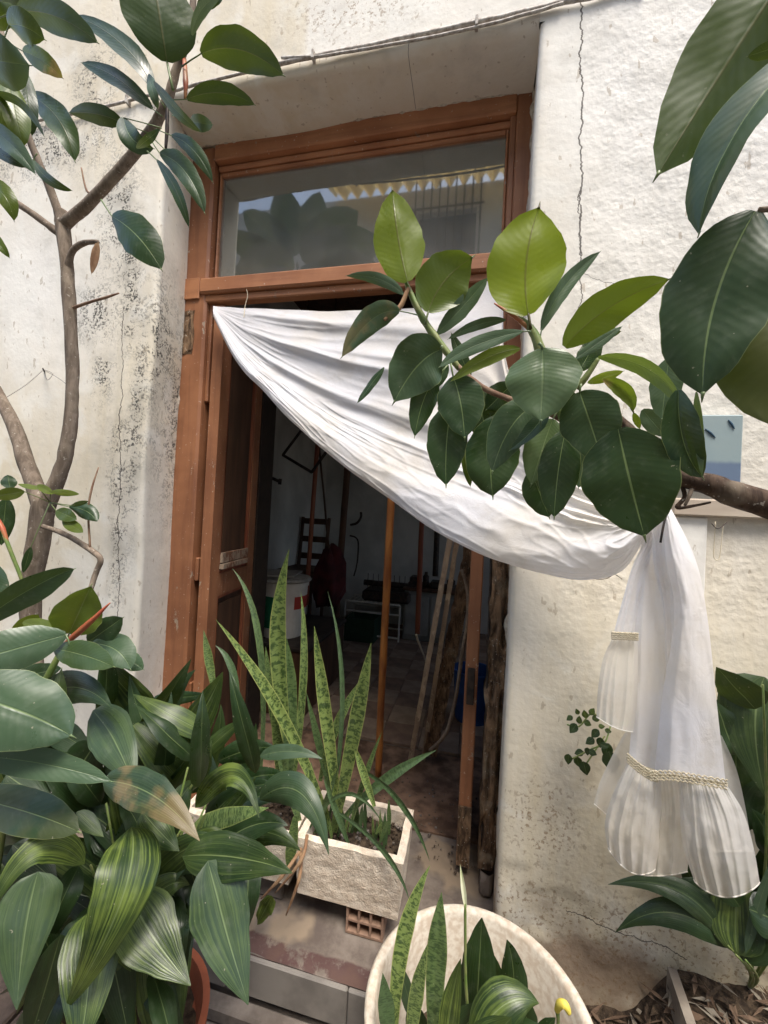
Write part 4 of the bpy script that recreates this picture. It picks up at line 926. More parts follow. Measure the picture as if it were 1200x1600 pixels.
Rl = [dict(b=(637, 440), t=(613, 297), wpx=80, Y=.74, tone=.55, under=True, mid=(622, 372), fold=6), dict(b=(669, 488), t=(738, 402), wpx=84, mid=(694, 440), Y=.74, tone=.3, under=True, node=(664, 508), fold=6),
      dict(b=(826, 492), t=(842, 324), wpx=118, mid=(822, 412), Y=.70, tone=.95, under=True, node=(829, 514), fold=5), dict(b=(846, 516), t=(938, 393), wpx=27, mid=(882, 448), Y=.71, pale=.75, node=(842, 545), fold=25),
      dict(b=(882, 542), t=(1046, 436), wpx=62, mid=(950, 482), Y=.68, Y2=.64, tone=.55, under=True, fold=6), dict(b=(630, 460), t=(541, 431), wpx=18, mid=(592, 436), Y=.73, pale=.85),
      dict(b=(624, 486), t=(534, 558), wpx=40, mid=(580, 500), Y=.73, pale=.8, node=(652, 492), brown=.3), dict(b=(683, 522), t=(762, 434), wpx=28, mid=(724, 478), Y=.76, pale=.6),
      dict(b=(690, 546), t=(616, 628), wpx=88, mid=(652, 572), Y=.70, pale=.3, node=(690, 540), fold=8), dict(b=(600, 574), t=(558, 630), wpx=12, Y=.76, tilt=40),
      dict(b=(816, 518), t=(686, 574), wpx=26, mid=(742, 540), Y=.66, pale=.6, tilt=20, node=(830, 518)), dict(b=(812, 545), t=(704, 596), wpx=24, mid=(760, 560), Y=.67, tone=.5, under=True, tilt=20),
      dict(b=(848, 544), t=(845, 658), wpx=114, mid=(848, 592), Y=.63, Y2=.62, pale=.6, tone=.15, node=(842, 536), fold=10, curl=.15), dict(b=(708, 588), t=(726, 684), wpx=76, mid=(720, 630), Y=.68, node=(704, 566), pale=.05),
      dict(b=(706, 632), t=(697, 758), wpx=66, mid=(698, 690), Y=.70, node=(712, 600)), dict(b=(682, 590), t=(648, 682), wpx=42, mid=(662, 625), Y=.72, node=(700, 570)),
      dict(b=(700, 570), t=(672, 612), wpx=20, Y=.74), dict(b=(780, 650), t=(770, 775), wpx=84, mid=(768, 715), Y=.74, node=(800, 628)), dict(b=(838, 632), t=(769, 737), wpx=66, mid=(798, 668), Y=.68, pale=.25, node=(850, 620)),
      dict(b=(852, 640), t=(796, 704), wpx=26, mid=(836, 668), Y=.66, tilt=30), dict(b=(864, 655), t=(830, 757), wpx=60, mid=(848, 700), Y=.70, pale=.4, tone=.15, node=(872, 640)),
      dict(b=(884, 672), t=(866, 808), wpx=64, mid=(872, 738), Y=.68, node=(895, 655)), dict(b=(906, 612), t=(943, 725), wpx=88, mid=(922, 660), Y=.64, pale=.08, node=(908, 600), fold=8),
      dict(b=(966, 670), t=(1007, 838), wpx=136, mid=(984, 750), Y=.62, fold=9, curl=.15), dict(b=(830, 735), t=(858, 808), wpx=52, Y=.74),
      dict(b=(935, 558), t=(1064, 636), wpx=26, mid=(1012, 576), Y=.66, Y2=.6, pale=.55, tone=.35, tilt=35, fold=20), dict(b=(918, 598), t=(974, 580), wpx=16, Y=.7, tone=.9), dict(b=(905, 580), t=(938, 522), wpx=34, Y=.73),
      dict(b=(900, 560), t=(972, 510), wpx=18, Y=.7, pale=.85), dict(b=(930, 522), t=(970, 518), wpx=18, Y=.76, tone=.2), dict(b=(942, 592), t=(990, 642), wpx=28, mid=(976, 612), Y=.69, brown=1, tone=.5, fold=30),
      dict(b=(1060, 610), t=(1098, 746), wpx=66, mid=(1068, 690), Y=.60, fold=35), dict(b=(1088, 612), t=(1097, 744), wpx=13, mid=(1092, 680), Y=.59, pale=.7, tone=.4), dict(b=(1045, 560), t=(1034, 655), wpx=44, Y=.66, pale=.35),
      dict(b=(1004, 640), t=(1040, 682), wpx=30, Y=.8, pale=.8), dict(b=(920, 690), t=(904, 762), wpx=34, Y=.74, pale=.7), dict(b=(990, 645), t=(1000, 670), wpx=10, Y=.7, tone=.7, node=(975, 620)),
      dict(b=(745, 605), t=(762, 690), wpx=54, Y=.78), dict(b=(860, 600), t=(905, 640), wpx=30, Y=.76), dict(b=(725, 700), t=(735, 760), wpx=16, Y=.76, tone=.2),
      dict(b=(790, 500), t=(700, 530), wpx=16, Y=.72, mid=(745, 508), pale=.5), dict(b=(735, 590), t=(705, 520), wpx=20, Y=.78), dict(b=(890, 575), t=(850, 640), wpx=50, Y=.74, tone=.05), dict(b=(800, 600), t=(760, 640), wpx=44, Y=.77)]
for d in Rl: leaf(RT, 'rubber', **d)
# nearer leaves, top right
branch(RT, [(1330, 300, .50, 14), (1290, 330, .46, 8), (1240, 325, .44, 5), (1185, 328, .44, 4)], M_BARK, 'branch'); 
m = MB(); m.tube([Vector((1.16, .72, 1.65)), P(1420, 330, .58), P(1330, 300, .50), P(1290, 120, .45), P(1300, -60, .42)], [.022, .016, .012, .010, .008], 12, sub=5); m.build('branch', M_BARKD, RT, smooth=True)
for d in [dict(b=(1290, -130), t=(1027, 274), wpx=150, mid=(1150, 78), Y=.42, Y2=.45, tone=.12, fold=12, curl=.1, under=True), dict(b=(1290, 60), t=(1092, 366), wpx=74, mid=(1150, 205), Y=.41, Y2=.43, tilt=50, fold=25, pale=.25),
          dict(b=(1180, 330), t=(1098, 617), wpx=152, mid=(1117, 472), Y=.44, Y2=.45, pale=.12, fold=9, curl=.15), dict(b=(1262, 380), t=(1215, 668), wpx=190, mid=(1222, 520), Y=.46, Y2=.47, tone=.08, brown=.1, fold=10),
          dict(b=(1225, 70), t=(1168, 88), wpx=22, Y=.40, tone=.1), dict(b=(1340, 200), t=(1245, 420), wpx=120, Y=.5)]:
    leaf(RT, 'rubber', **d)

# ------------------------------------------------------------------ curtain
M_HEM = m_cloth('folded_hem', 0, (.84, .82, .78))
CU = thing('white_curtain', 'white ruffled curtain strung across the doorway and gathered on the wall', 'curtain', P(1030, 1100, 1.09))
def V3(px, py, Y): return Vector((px, py, Y))
T = [V3(333, 478, 1.312), V3(375, 481, 1.30), V3(450, 484, 1.295), V3(530, 486, 1.29), V3(620, 483, 1.285), V3(700, 474, 1.28), V3(778, 440, 1.275), V3(790, 560, 1.20), V3(830, 670, 1.12), V3(890, 740, 1.09), V3(950, 768, 1.085), V3(1000, 780, 1.08), V3(1042, 788, 1.075)]
U1_ = [V3(333, 481, 1.30), V3(380, 510, 1.28), V3(450, 535, 1.27), V3(530, 556, 1.26), V3(615, 570, 1.25), V3(690, 585, 1.24), V3(755, 600, 1.22), V3(800, 660, 1.15), V3(850, 720, 1.10), V3(900, 765, 1.08), V3(955, 785, 1.075), V3(1002, 790, 1.07), V3(1040, 792, 1.07)]
U2_ = [V3(333, 483, 1.295), V3(382, 538, 1.27), V3(440, 583, 1.26), V3(515, 625, 1.25), V3(600, 660, 1.235), V3(680, 690, 1.21), V3(750, 720, 1.17), V3(805, 745, 1.12), V3(855, 770, 1.09), V3(905, 790, 1.07), V3(955, 802, 1.065), V3(1000, 800, 1.065), V3(1038, 795, 1.065)]
B_ = [V3(333, 486, 1.285), V3(380, 558, 1.25), V3(432, 602, 1.235), V3(500, 652, 1.22), V3(580, 698, 1.20), V3(660, 738, 1.17), V3(738, 765, 1.12), V3(800, 785, 1.085), V3(855, 808, 1.065), V3(910, 822, 1.055), V3(960, 824, 1.055), V3(1003, 812, 1.06), V3(1036, 798, 1.062)]
L_ = [V3(333, 492, 1.285), V3(369, 560, 1.25), V3(411, 608, 1.24), V3(466, 664, 1.22), V3(534, 721, 1.21), V3(610, 775, 1.18), V3(694, 830, 1.13), V3(770, 864, 1.085), V3(848, 884, 1.07), V3(915, 890, 1.065), V3(968, 872, 1.065), V3(1005, 836, 1.065), V3(1034, 802, 1.065)]
B2_ = [V3(333, 494, 1.30), V3(367, 562, 1.275), V3(409, 609, 1.27), V3(464, 664, 1.25), V3(534, 722, 1.24), V3(612, 778, 1.21), V3(698, 836, 1.15), V3(774, 872, 1.10), V3(850, 897, 1.085), V3(918, 906, 1.08), V3(972, 892, 1.08), V3(1006, 845, 1.075), V3(1034, 805, 1.07)]
rows = [T, U1_, U2_, B_, L_, B2_]
for r_i in rows:
    for i_, q_ in enumerate(r_i):
        k_ = min(1, max(0, (i_-6)/6)); q_.z -= .11*k_*k_*(3-2*k_); NU, NV = 260, 170
pts = []
for j in range(NV+1):
    v = j/NV
    for i in range(NU+1):
        u = i/NU
        c = spl([spl(r, u) for r in rows], v)
        env = (math.sin(math.pi*min(1, u*1.02+.0)) if u < .5 else 1)*.9+.1
        env = min(1, u*6)*(1 if u < .9 else 1-(u-.9)*4)
        fv = v*(1+.10*math.sin(u*5)) + .012*math.sin(u*9+v*4)
        amp = .016*(1-.5*abs(u-.5)) if v < .58 else .007
        # sharp-crested folds that run from the corner down to the gather
        s = 0
        for (v0, wd, a, us, ue) in ((.10, .030, 1.0, 0, .75), (.17, .022, .7, .15, .9), (.245, .028, 1.2, 0, .8), (.33, .02, .8, .3, 1), (.39, .03, 1.1, 0, .7), (.47, .022, .7, .2, 1), (.545, .018, .8, .35, 1), (.68, .025, .5, .5, 1), (.74, .02, .6, .1, .6)):
            cen = v0+.018*math.sin(u*4+v0*40)+.014*N3(u*3, v0*30)
            e = min(1, max(0, (u-us)*6))*min(1, max(0, (ue-u)*5)) if ue < 1 else min(1, max(0, (u-us)*6))
            d = (fv-cen)/wd
            s += a*e*math.exp(-abs(d)**1.5)
        y = c.z-amp*s*env
        if v > .6: y -= .022*math.sin(math.pi*min(1, (v-.6)/.3))*min(1, u*5)*(1 if u < .85 else max(0, (1-u)/.15))
        # pleats where the cloth bunches toward the gather
        k = max(0, (u-.62)/.38)
        y += .007*k*math.sin(v*34+u*6)*(1-.5*k)
        rg = 1-abs(N3(u*7+v*3, v*17-u*2, 4))*2.2; y -= .0045*max(0, rg)**5*env*(.4+abs(N3(u*4, v*3, 8)))
        rg = 1-abs(N3(u*16-v*9, v*9+u*5, 14))*2.2; y -= .0026*max(0, rg)**5*env*(v > .5)
        y += .0025*N3(u*14, v*22)*env+.0045*N3(u*5, v*5+u*6, 2)*env
        pts.append(P(c.x, c.y+1.5*N3(u*20, v*2, 5), y))
m = MB(); m.grid(pts, NU+1, NV+1); m.build('swag', M_CL, CU, smooth=True)
def panel(name, mat, lft, rgt, Y, fn, nu=60, nv=70, hem=None):
    """lft, rgt: edge pixels from top to bottom; fn(u, v) depth offset; hem(u) extra py at the bottom"""
    pts = []
    lf = [Vector((a, b, 0)) for a, b in lft]; rg = [Vector((a, b, 0)) for a, b in rgt]
    for j in range(nv+1):
        v = j/nv; a, b = spl(lf, v), spl(rg, v)
        for i in range(nu+1):
            u = i/nu; c = a.lerp(b, u)
            py = c.y+(hem(u)*v**2 if hem else 0)
            pts.append(P(c.x, py, Y+fn(u, v)))
    o = MB().grid(pts, nu+1, nv+1).build(name, mat, CU, smooth=True)
    if 'ruffle' in name:
        MB().tube([q+(EYE-q).normalized()*.0008 for q in pts[-(nu+1):]], .0013, 5).build('hem', M_HEM, o, smooth=True)
    return o
def pleat(u, v, k, a, ph=0, sharp=1.0):
    s = math.sin(u*k+ph+.6*math.sin(v*3+ph)); return -a*(abs(s)**sharp*(1 if s > 0 else -1))
TY_ = -.105
def irr(k, ph): return [(i+.5*N3(i*3.3, ph*7)+.3)/k for i in range(k)]
def folds(k, a, ph, wd=.35):
    cs = irr(k, ph); am = [.5+.9*abs(N3(i*5.1, ph*3)) +.2 for i in range(k)]
    def f(u, v):
        s_ = 0
        for c, q in zip(cs, am):
            d = (u-c-.03*math.sin(v*3+c*9))*k/wd; s_ += q*math.exp(-abs(d)**1.4)
        return -a*s_
    return f
f1, f2, f3 = folds(2, .012, .4, .5), folds(2, .014, 1.2, .5), folds(2, .016, 2.2, .45)
panel('tail_fold', M_CL, [(1012, 800), (1000, 860), (992, 960), (990, 1080), (982, 1190)], [(1040, 796), (1042, 870), (1050, 960), (1052, 1080), (1050, 1210)], 1.075+TY_, lambda u, v: f1(u, v)*(.4+v)+.003*N3(u*6, v*8), 60, 80)
panel('tail_fold', M_CL, [(1022, 800), (1020, 870), (1036, 960), (1040, 1080), (1030, 1212)], [(1048, 792), (1060, 860), (1066, 960), (1064, 1080), (1082, 1216)], 1.055+TY_, lambda u, v: f2(u, v)+.003*N3(u*6, v*8, 3), 60, 80)
panel('tail_fold', M_CL, [(1036, 795), (1040, 870), (1054, 960), (1036, 1080), (1022, 1212)], [(1046, 790), (1086, 872), (1105, 962), (1119, 1090), (1134, 1224)], 1.045+TY_, lambda u, v: -.026*math.sin(math.pi*u**.7)*(1-.4*v)+f3(u, v)*(.3+.7*v)+.004*N3(u*4, v*6, 9)+.0012*N3(u*9, v*16, 9), 90, 110)
f4 = folds(3, .006, 3.1)
panel('side_tail', M_CL, [(1016, 830), (990, 880), (972, 940), (958, 992)], [(1024, 840), (1012, 890), (1002, 940), (996, 994)], 1.07+TY_, lambda u, v: f4(u, v), 30, 40)
f5 = folds(5, .009, 4.1)
panel('side_ruffle', M_SHEER, [(957, 997), (942, 1030), (934, 1080), (932, 1120)], [(996, 998), (997, 1040), (995, 1100), (989, 1144)], 1.060+TY_, lambda u, v: f5(u, v)*(.3+v*.8)-.014*math.sin(math.pi*u)*v, 60, 50, lambda u: 5*math.sin(math.pi*u))
panel('rear_ruffle', M_SHEER, [(985, 1130), (962, 1170), (938, 1220), (928, 1256)], [(1000, 1130), (985, 1190), (965, 1240), (948, 1273)], 1.10+TY_, lambda u, v: pleat(u, v, 6, .003), 20, 30)
panel('rear_ruffle', M_SHEER, [(1100, 1130), (1110, 1200), (1110, 1260), (1110, 1330)], [(1128, 1150), (1150, 1200), (1164, 1258), (1176, 1330)], 1.10+TY_, lambda u, v: pleat(u, v, 6, .004), 30, 30)
def gath(k, a, ph, bulge=.03):
    f = folds(k, a, ph, .42); g_ = folds(k*3, a*.3, ph+5, .5)
    def h_(u, v):
        return f(u, v)*(.25+v*.95)+g_(u, v)*(1-v)**1.5*1.3-bulge*math.sin(math.pi*u)*math.sin(math.pi*min(1, v*.8+.1))+.004*N3(u*5, v*6, ph)+.0012*N3(u*12, v*13, ph)
    return h_
panel('ruffle', M_SHEER, [(982, 1190), (960, 1235), (945, 1285), (950, 1325)], [(1032, 1214), (1034, 1260), (1030, 1320), (1024, 1358)], 1.058+TY_, gath(5, .013, .5), 80, 80, lambda u: 22*math.sin(math.pi*u)**.8)
panel('ruffle', M_SHEER, [(1008, 1206), (1014, 1260), (1008, 1320), (1006, 1368)], [(1076, 1218), (1080, 1260), (1078, 1320), (1074, 1362)], 1.070+TY_, gath(4, .011, 1.4, .01), 70, 80, lambda u: 3*math.sin(math.pi*u))
panel('ruffle', M_SHEER, [(1062, 1216), (1062, 1270), (1068, 1325), (1084, 1374)], [(1134, 1224), (1161, 1268), (1177, 1322), (1187, 1378)], 1.044+TY_, gath(6, .014, 2.1, .035), 110, 90, lambda u: 26*math.sin(math.pi*u)**.7)
# hems and lace
def hem(pts_, Y, r=.0016): MB().tube([P(a, b, Y) for a, b in pts_], r, 6, sub=6).build('hem', M_LACE, CU, smooth=True)
def lace(p0, Y, wd):
    w_ = [Vector((a, b, 0)) for a, b in p0]; m = MB(); n_ = 90
    for row in range(4):
        q = []
        for i in range(n_+1):
            c = spl(w_, i/n_); q.append(P(c.x, c.y+(row-1.5)*wd/3+1.3*math.sin(i*1.1+row*1.6), Y-.003-.002*abs(math.sin(i*.9+row))))
        m.tube(q, .0016, 5)
    q = [P(spl(w_, i/40).x, spl(w_, i/40).y, Y) for i in range(41)]
    m.tube(q, .0028, 6); m.build('lace_trim', M_LACE, CU, smooth=True)
lace([(980, 1184), (996, 1198), (1014, 1210), (1028, 1214)], 1.014+TY_, 13); lace([(1016, 1212), (1050, 1212), (1090, 1218), (1136, 1226)], 1.000+TY_, 13); lace([(956, 993), (975, 994), (997, 995)], 1.050+TY_, 9)
wt = thing('curtain_ties', 'thin wire loops hanging below the gathered curtain', 'wire', P(950, 880, 1.08))
wire(wt, [(985, 860, 1.09), (965, 875, 1.10), (955, 890, 1.12), (972, 905, 1.13)], .0009); wire(wt, [(968, 868, 1.09), (955, 900, 1.12), (932, 905, 1.14), (930, 898, 1.145)], .0009); wire(wt, [(1042, 800, .90), (1036, 825, .89), (1032, 848, .89)], .0022)
tr = thing('transom_string', 'pale string looped over the transom bar', 'string', P(385, 470, FY-.02)); wire(tr, [(385, 452, FY-.015), (387, 462, FY-.02), (383, 478, FY-.03), (381, 496, 1.26)], .0012, M_LACE)

# ------------------------------------------------------------------ right wall details
BP = thing('blue_plaque', 'painted blue seascape tile hung on the right wall behind the limb', 'plaque', P(1125, 700, WY))
a = P(1088, 648, WY-.03); b = P(1158, 756, WY-.03)
t = NT('painted_seascape', .35, .5); o_ = t.coord(); s3 = t.n('SeparateXYZ'); t.link(o_, s3.inputs[0])
zz = t.sm(t.math('ADD', s3.outputs[2], t.math('MULTIPLY', t.noise(o_, 30), .01)), b.z+.05, b.z+.062)
c_ = t.mix(zz, (.13, .18, .26), t.mix(t.noise(o_, 12), (.24, .32, .34), (.30, .36, .35)))
M_SEA = t.fin(c_, t.bump(t.noise(o_, 40), .2, .002))
MB().box((a.x-.05, WY-.03, b.z), (b.x, WY-.009, a.z), bev=.003).build('painted_board', M_SEA, BP)
for (px, py, l_) in ((1110, 676, 8), (1143, 662, 5)):
    branch(BP, [(px-l_, py-6, WY-.0315, .6), (px, py, WY-.0318, 1.6), (px+l_, py+8, WY-.0315, .5)], m_simple('dark_blue_paint', (.04, .08, .13), (.05, .1, .15)), 'painted_bird')
MB().box((a.x+.02, WY-.009, (a.z+b.z)/2-.02), (a.x+.05, WY+.02, (a.z+b.z)/2+.02)).build('hook', M_IRON, BP)
SF = thing('wall_ledge', 'shallow pale wooden ledge on the right wall under the plaque', 'ledge', P(1120, 800, WY))
a = P(1050, 800, WY-.02); MB().box((a.x, WY-.024, a.z-.008), (a.x+.30, WY+.02, a.z+.036), bev=.004).build('ledge_board', m_simple('pale_old_board', (.52, .45, .36), (.4, .33, .26), 15, .8, .4, .002, st=(.2, 1, 1)), SF)
MB().box((a.x+.01, WY-.010, a.z-.30), (a.x+.085, WY+.01, a.z-.0085), bev=.004).build('back_board', M_PL, SF)
WH = thing('wire_hanger', 'small bent wire hook with string hanging below the ledge', 'wire', P(1125, 850, WY-.02))
wire(WH, [(1118, 815, WY-.03), (1116, 850, WY-.02), (1116, 872, WY-.02), (1124, 872, WY-.02), (1128, 840, WY-.02), (1130, 822, WY-.02)], .0011, M_LACE); wire(WH, [(1112, 818, WY-.02), (1122, 826, WY-.03), (1136, 816, WY-.02)], .0012)

# sprig on wall
SG = thing('wall_sprig', 'small leafy sprig growing from the wall beside the hanging curtain', 'plant', P(955, 1140, WY))
stem_pts = [[(985, 1128), (955, 1130), (925, 1115), (905, 1135), (886, 1132)], [(955, 1130), (945, 1160), (925, 1170), (905, 1180), (888, 1188)], [(945, 1150), (915, 1195)]]
for sp_ in stem_pts: branch(SG, [(a, b, 1.10 if i else 1.135, 1.2) for i, (a, b) in enumerate(sp_)], M_GST, 'stem')
for (x, y, s_, an, tn) in ((890, 1122, 11, 2.5, .1), (896, 1138, 17, 2.2, 0), (905, 1125, 12, -1.5, .3), (914, 1116, 13, -1.8, .5), (925, 1112, 12, -1, .5), (918, 1130, 13, .5, .4), (932, 1122, 14, -.3, .5), (902, 1112, 10, -2, .2),
                           (930, 1146, 16, 2.3, .1), (922, 1158, 15, 2.6, .1), (938, 1160, 16, 1.6, 0), (905, 1176, 14, 2.9, 0), (918, 1174, 12, 1.6, 0), (926, 1176, 14, .5, 0), (888, 1186, 16, 1.6, .1), (903, 1190, 17, 1.3, .1),
                           (914, 1200, 22, 1.3, 0), (955, 1190, 34, 1.4, 0), (944, 1165, 14, .3, 0), (948, 1172, 22, 1.9, 0), (940, 1135, 10, 0, .6), (950, 1142, 11, .3, .4)):
    Yk = 1.09+random.uniform(-.02, .02)
    leaf(SG, 'lily', (x-.5*s_*math.cos(an), y-.5*s_*math.sin(an)), (x+.55*s_*math.cos(an), y+.55*s_*math.sin(an)), s_*.75, Yk, tone=tn*.6, mat=M_STR)

# ---- right lower plant, bed and plank
BD = MB(); pts = []
for j in range(31):
    for i in range(41):
        x = .20+1.3*i/40; y = .55+.61*j/30
        z = .07+.14*min(1, max(0, (x-.44)*9))+.02*N3(x*9, y*9, 2)+.012*N3(x*30, y*30)
        if y < .62 or x < .27: z = -.03
        pts.append(Vector((x, y, z)))
BD.grid(pts, 41, 31); BD.build('flower_bed', M_SOIL, smooth=True, kind='structure')
lt = MB()
for k in range(1300):
    x = random.uniform(.3, 1.1); y = random.uniform(.65, 1.13); z = .082+.14*min(1, max(0, (x-.44)*9))+.02*N3(x*9, y*9, 2)+random.uniform(-.005, .012); a = random.uniform(0, 6.28); l_ = random.uniform(.008, .045)
    d_ = Vector((math.cos(a), math.sin(a), random.uniform(-.2, .3)))*l_; s_ = Vector((-math.sin(a), math.cos(a), random.uniform(-.5, .5)))*random.uniform(.0015, .007)
    c_ = Vector((x, y, z)); lt.add([c_-d_, c_+s_, c_+d_, c_-s_+Vector((0, 0, .003))], [(0, 1, 2, 3)], None, random.choice((0, 0, 1, 2)))
lt.build('leaf_litter', [m_simple('dark_dead_leaf', (.11, .07, .045), (.18, .12, .08), 30, .9), m_simple('grey_dead_stalk', (.30, .26, .20), (.2, .17, .13), 30), M_SOIL], kind='stuff')
pk = thing('bed_plank', 'weathered grey plank edging the flower bed in the corner', 'plank', PZ(1060, 1530, .1))
p0, p1 = PZ(1050, 1512, .235), PZ(1094, 1640, .235); d_ = (p1-p0).normalized(); n_ = Vector((-d_.y, d_.x, 0))*.010
vs = [p0-n_, p1-n_, p1+n_, p0+n_]; dn = Vector((0, 0, -.16)); m = MB(); m.add(vs+[v+dn for v in vs], [(0, 1, 2, 3), (7, 6, 5, 4), (0, 4, 5, 1), (1, 5, 6, 2), (2, 6, 7, 3), (3, 7, 4, 0)]); m.fix = True
m.build('board', m_simple('weathered_grey_board', (.30, .26, .21), (.18, .15, .12), 15, .9, .6, .003), pk)
BR = thing('bed_aspidistra', 'broad-leaved plant growing in the bed behind the curtain ruffle', 'plant', PZ(1180, 1560, .12))
for d in [dict(b=(1195, 1058), t=(1196, 1245), wpx=104, mid=(1180, 1135), Y=1.02, Y2=.98, pale=.12, tone=.12, kind='strap'), dict(b=(1138, 1478), t=(950, 1382), wpx=40, mid=(1060, 1392), Y=1.03, Y2=1.06, tone=.05, pale=.15, kind='strap'),
          dict(b=(1145, 1482), t=(962, 1456), wpx=44, mid=(1050, 1426), Y=1.03, Y2=1.05, kind='strap'), dict(b=(1152, 1492), t=(1158, 1330), wpx=72, mid=(1150, 1420), Y=1.01, Y2=1.05, tone=.55, pale=.1, kind='strap'),
          dict(b=(1120, 1200), t=(1128, 1080), wpx=40, Y=1.1, kind='strap'), dict(b=(1150, 1300), t=(1150, 1150), wpx=60, Y=1.12, kind='strap'), dict(b=(1130, 1400), t=(1040, 1380), wpx=36, Y=1.06, kind='strap'), dict(b=(1150, 1180), t=(1210, 1110), wpx=60, Y=1.05, kind='strap'),
          dict(b=(1160, 1500), t=(1230, 1370), wpx=60, Y=1.02, kind='strap'), dict(b=(1190, 1480), t=(1200, 1310), wpx=60, Y=1.06, kind='strap'), dict(b=(1165, 1490), t=(1230, 1290), wpx=14, Y=1.0, pale=.5, mid=(1190, 1400), kind='strap'),
          dict(b=(1130, 1480), t=(1060, 1330), wpx=44, Y=1.09, kind='strap'), dict(b=(1180, 1300), t=(1220, 1200), wpx=70, Y=1.08, kind='strap'), dict(b=(1170, 1420), t=(1240, 1450), wpx=60, Y=1.0, kind='strap')]:
    k = d.pop('kind'); leaf(BR, k, **d)
for k in range(40):
    px, py = random.uniform(1125, 1290), random.uniform(1100, 1500); an = random.uniform(-2.6, -.5)
    leaf(BR, 'strap', (px, py), (px+90*math.cos(an), py+90*math.sin(an)), random.uniform(34, 60), random.uniform(1.0, 1.1), tilt=random.uniform(-40, 40))
for (px, py, Yk) in ((1150, 1492, .96), (1138, 1478, 1.0), (1145, 1482, 1.03), (1165, 1500, .98), (1240, 1300, 1.0), (1220, 1400, 1.0), (1192, 1070, .90)):
    g = PZ(1170, 1545, .21); q = P(px, py, Yk); MB().tube([g, (g+q)/2+Vector((.02, 0, 0)), q], [.003, .003, .002], 6, sub=4).build('stalk', M_GST, BR, smooth=True)

# ------------------------------------------------------------------ inside the room
def thingmb(name, label, cat, mb_, mat, group=None, smooth=True):
    return tag(mb_.build(name, mat, smooth=smooth), label, cat, group)
def pole(name, label, a, b, ra, rb, mat, knots=False, group=None):
    pa, pb = P(*a), P(*b); n_ = 26; pts, r = [], []
    for i in range(n_+1):
        t_ = i/n_; pts.append(pa.lerp(pb, t_)+Vector((.003*N3(t_*5, ra*99), 0, 0))); r.append((ra+(rb-ra)*t_)*(1.09 if knots and i % 6 == 3 else 1))
    return thingmb(name, label, 'pole', MB().tube(pts, r, 12), mat, group)
def foot(px, py): # pixel on the dirty doorway floor
    return (px, py, PZ(px, py, .15).y)
pole('bamboo_pole', 'orange varnished pole leaning upright in the middle of the doorway', foot(590, 1215), (618, 640, 1.50), .0155, .016, M_ORW, True)
def board(name, label, a, b, wd, th_, mat, seed):
    pa, pb = P(*a), P(*b); m = MB(); n_ = 40; ax = (pb-pa).normalized(); side = ax.cross(Vector((0, 1, 0))).normalized(); nn_ = ax.cross(side)
    ring = []
    for i in range(n_+1):
        c = pa.lerp(pb, i/n_); w0 = wd*(.5+.14*N3(i*.5, seed)); w1 = wd*(.5+.14*N3(i*.6, seed+5)); ring += [c-side*w0-nn_*th_, c+side*w1-nn_*th_*(1+.3*N3(i*.7, seed+9)), c+side*w1+nn_*th_, c-side*w0+nn_*th_]
    fs = []
    for i in range(n_):
        for k in range(4): fs.append((i*4+k, i*4+(k+1) % 4, (i+1)*4+(k+1) % 4, (i+1)*4+k))
    fs += [(3, 2, 1, 0), (n_*4, n_*4+1, n_*4+2, n_*4+3)]; m.add(ring, fs); m.fix = True
    return thingmb(name, label, 'board', m, mat, smooth=False)
M_PEEL = m_wood_paint('peeling_cream_paint', .16, (.60, .50, .37), (.42, .32, .22))
board('peeling_board', 'narrow board with peeling cream paint, left one leaning by the door post', foot(640, 1195), (708, 815, 1.62), .022, .010, M_PEEL, 1)
board('peeling_board', 'second peeling board leaning just behind the cream one, nearer the post', foot(661, 1188), (718, 818, 1.63), .020, .010, M_PEEL, 5)
board('splintered_plank', 'dark splintered plank leaning behind the peeling boards', (672, 1178, 1.9), (745, 815, 1.72), .062, .010, M_ROT, 11)
MB_ = MB().tube([P(722, 890, 1.66), P(731, 925, 1.68), P(730, 975, 1.70), P(722, 1020, 1.72), P(712, 1090, 1.74), P(697, 1145, 1.76), P(672, 1172, 1.80)], .008, 8, sub=6, rough=.2)
thingmb('bent_branch', 'bare grey bent branch beside the right door post', 'branch', MB_, M_BARK)
thingmb('electric_cord', 'black cord hanging down between door post and rotten jamb', 'cord', MB().tube([P(768, 855, FY+.02), P(765, 950, FY+.02), P(760, 1100, FY+.02), P(757, 1200, FY+.02), P(750, 1380, FY+.02)], .004, 6, sub=5), M_IRON)
q = PZ(722, 1140, .165); bb = thing('blue_bucket', 'dark blue plastic bin on the floor behind the door post', 'bin', Vector((q.x+.05, q.y+.15, .165)))
MB().lathe([(.001, 0), (.095, 0), (.115, .27), (.122, .27), (.122, .285), (.112, .285), (.09, .02), (.001, .02)], (q.x+.05, q.y+.15, .165), 28).build('bin_body', m_simple('blue_plastic', (.02, .07, .22), (.015, .05, .17), 8, .5), bb)
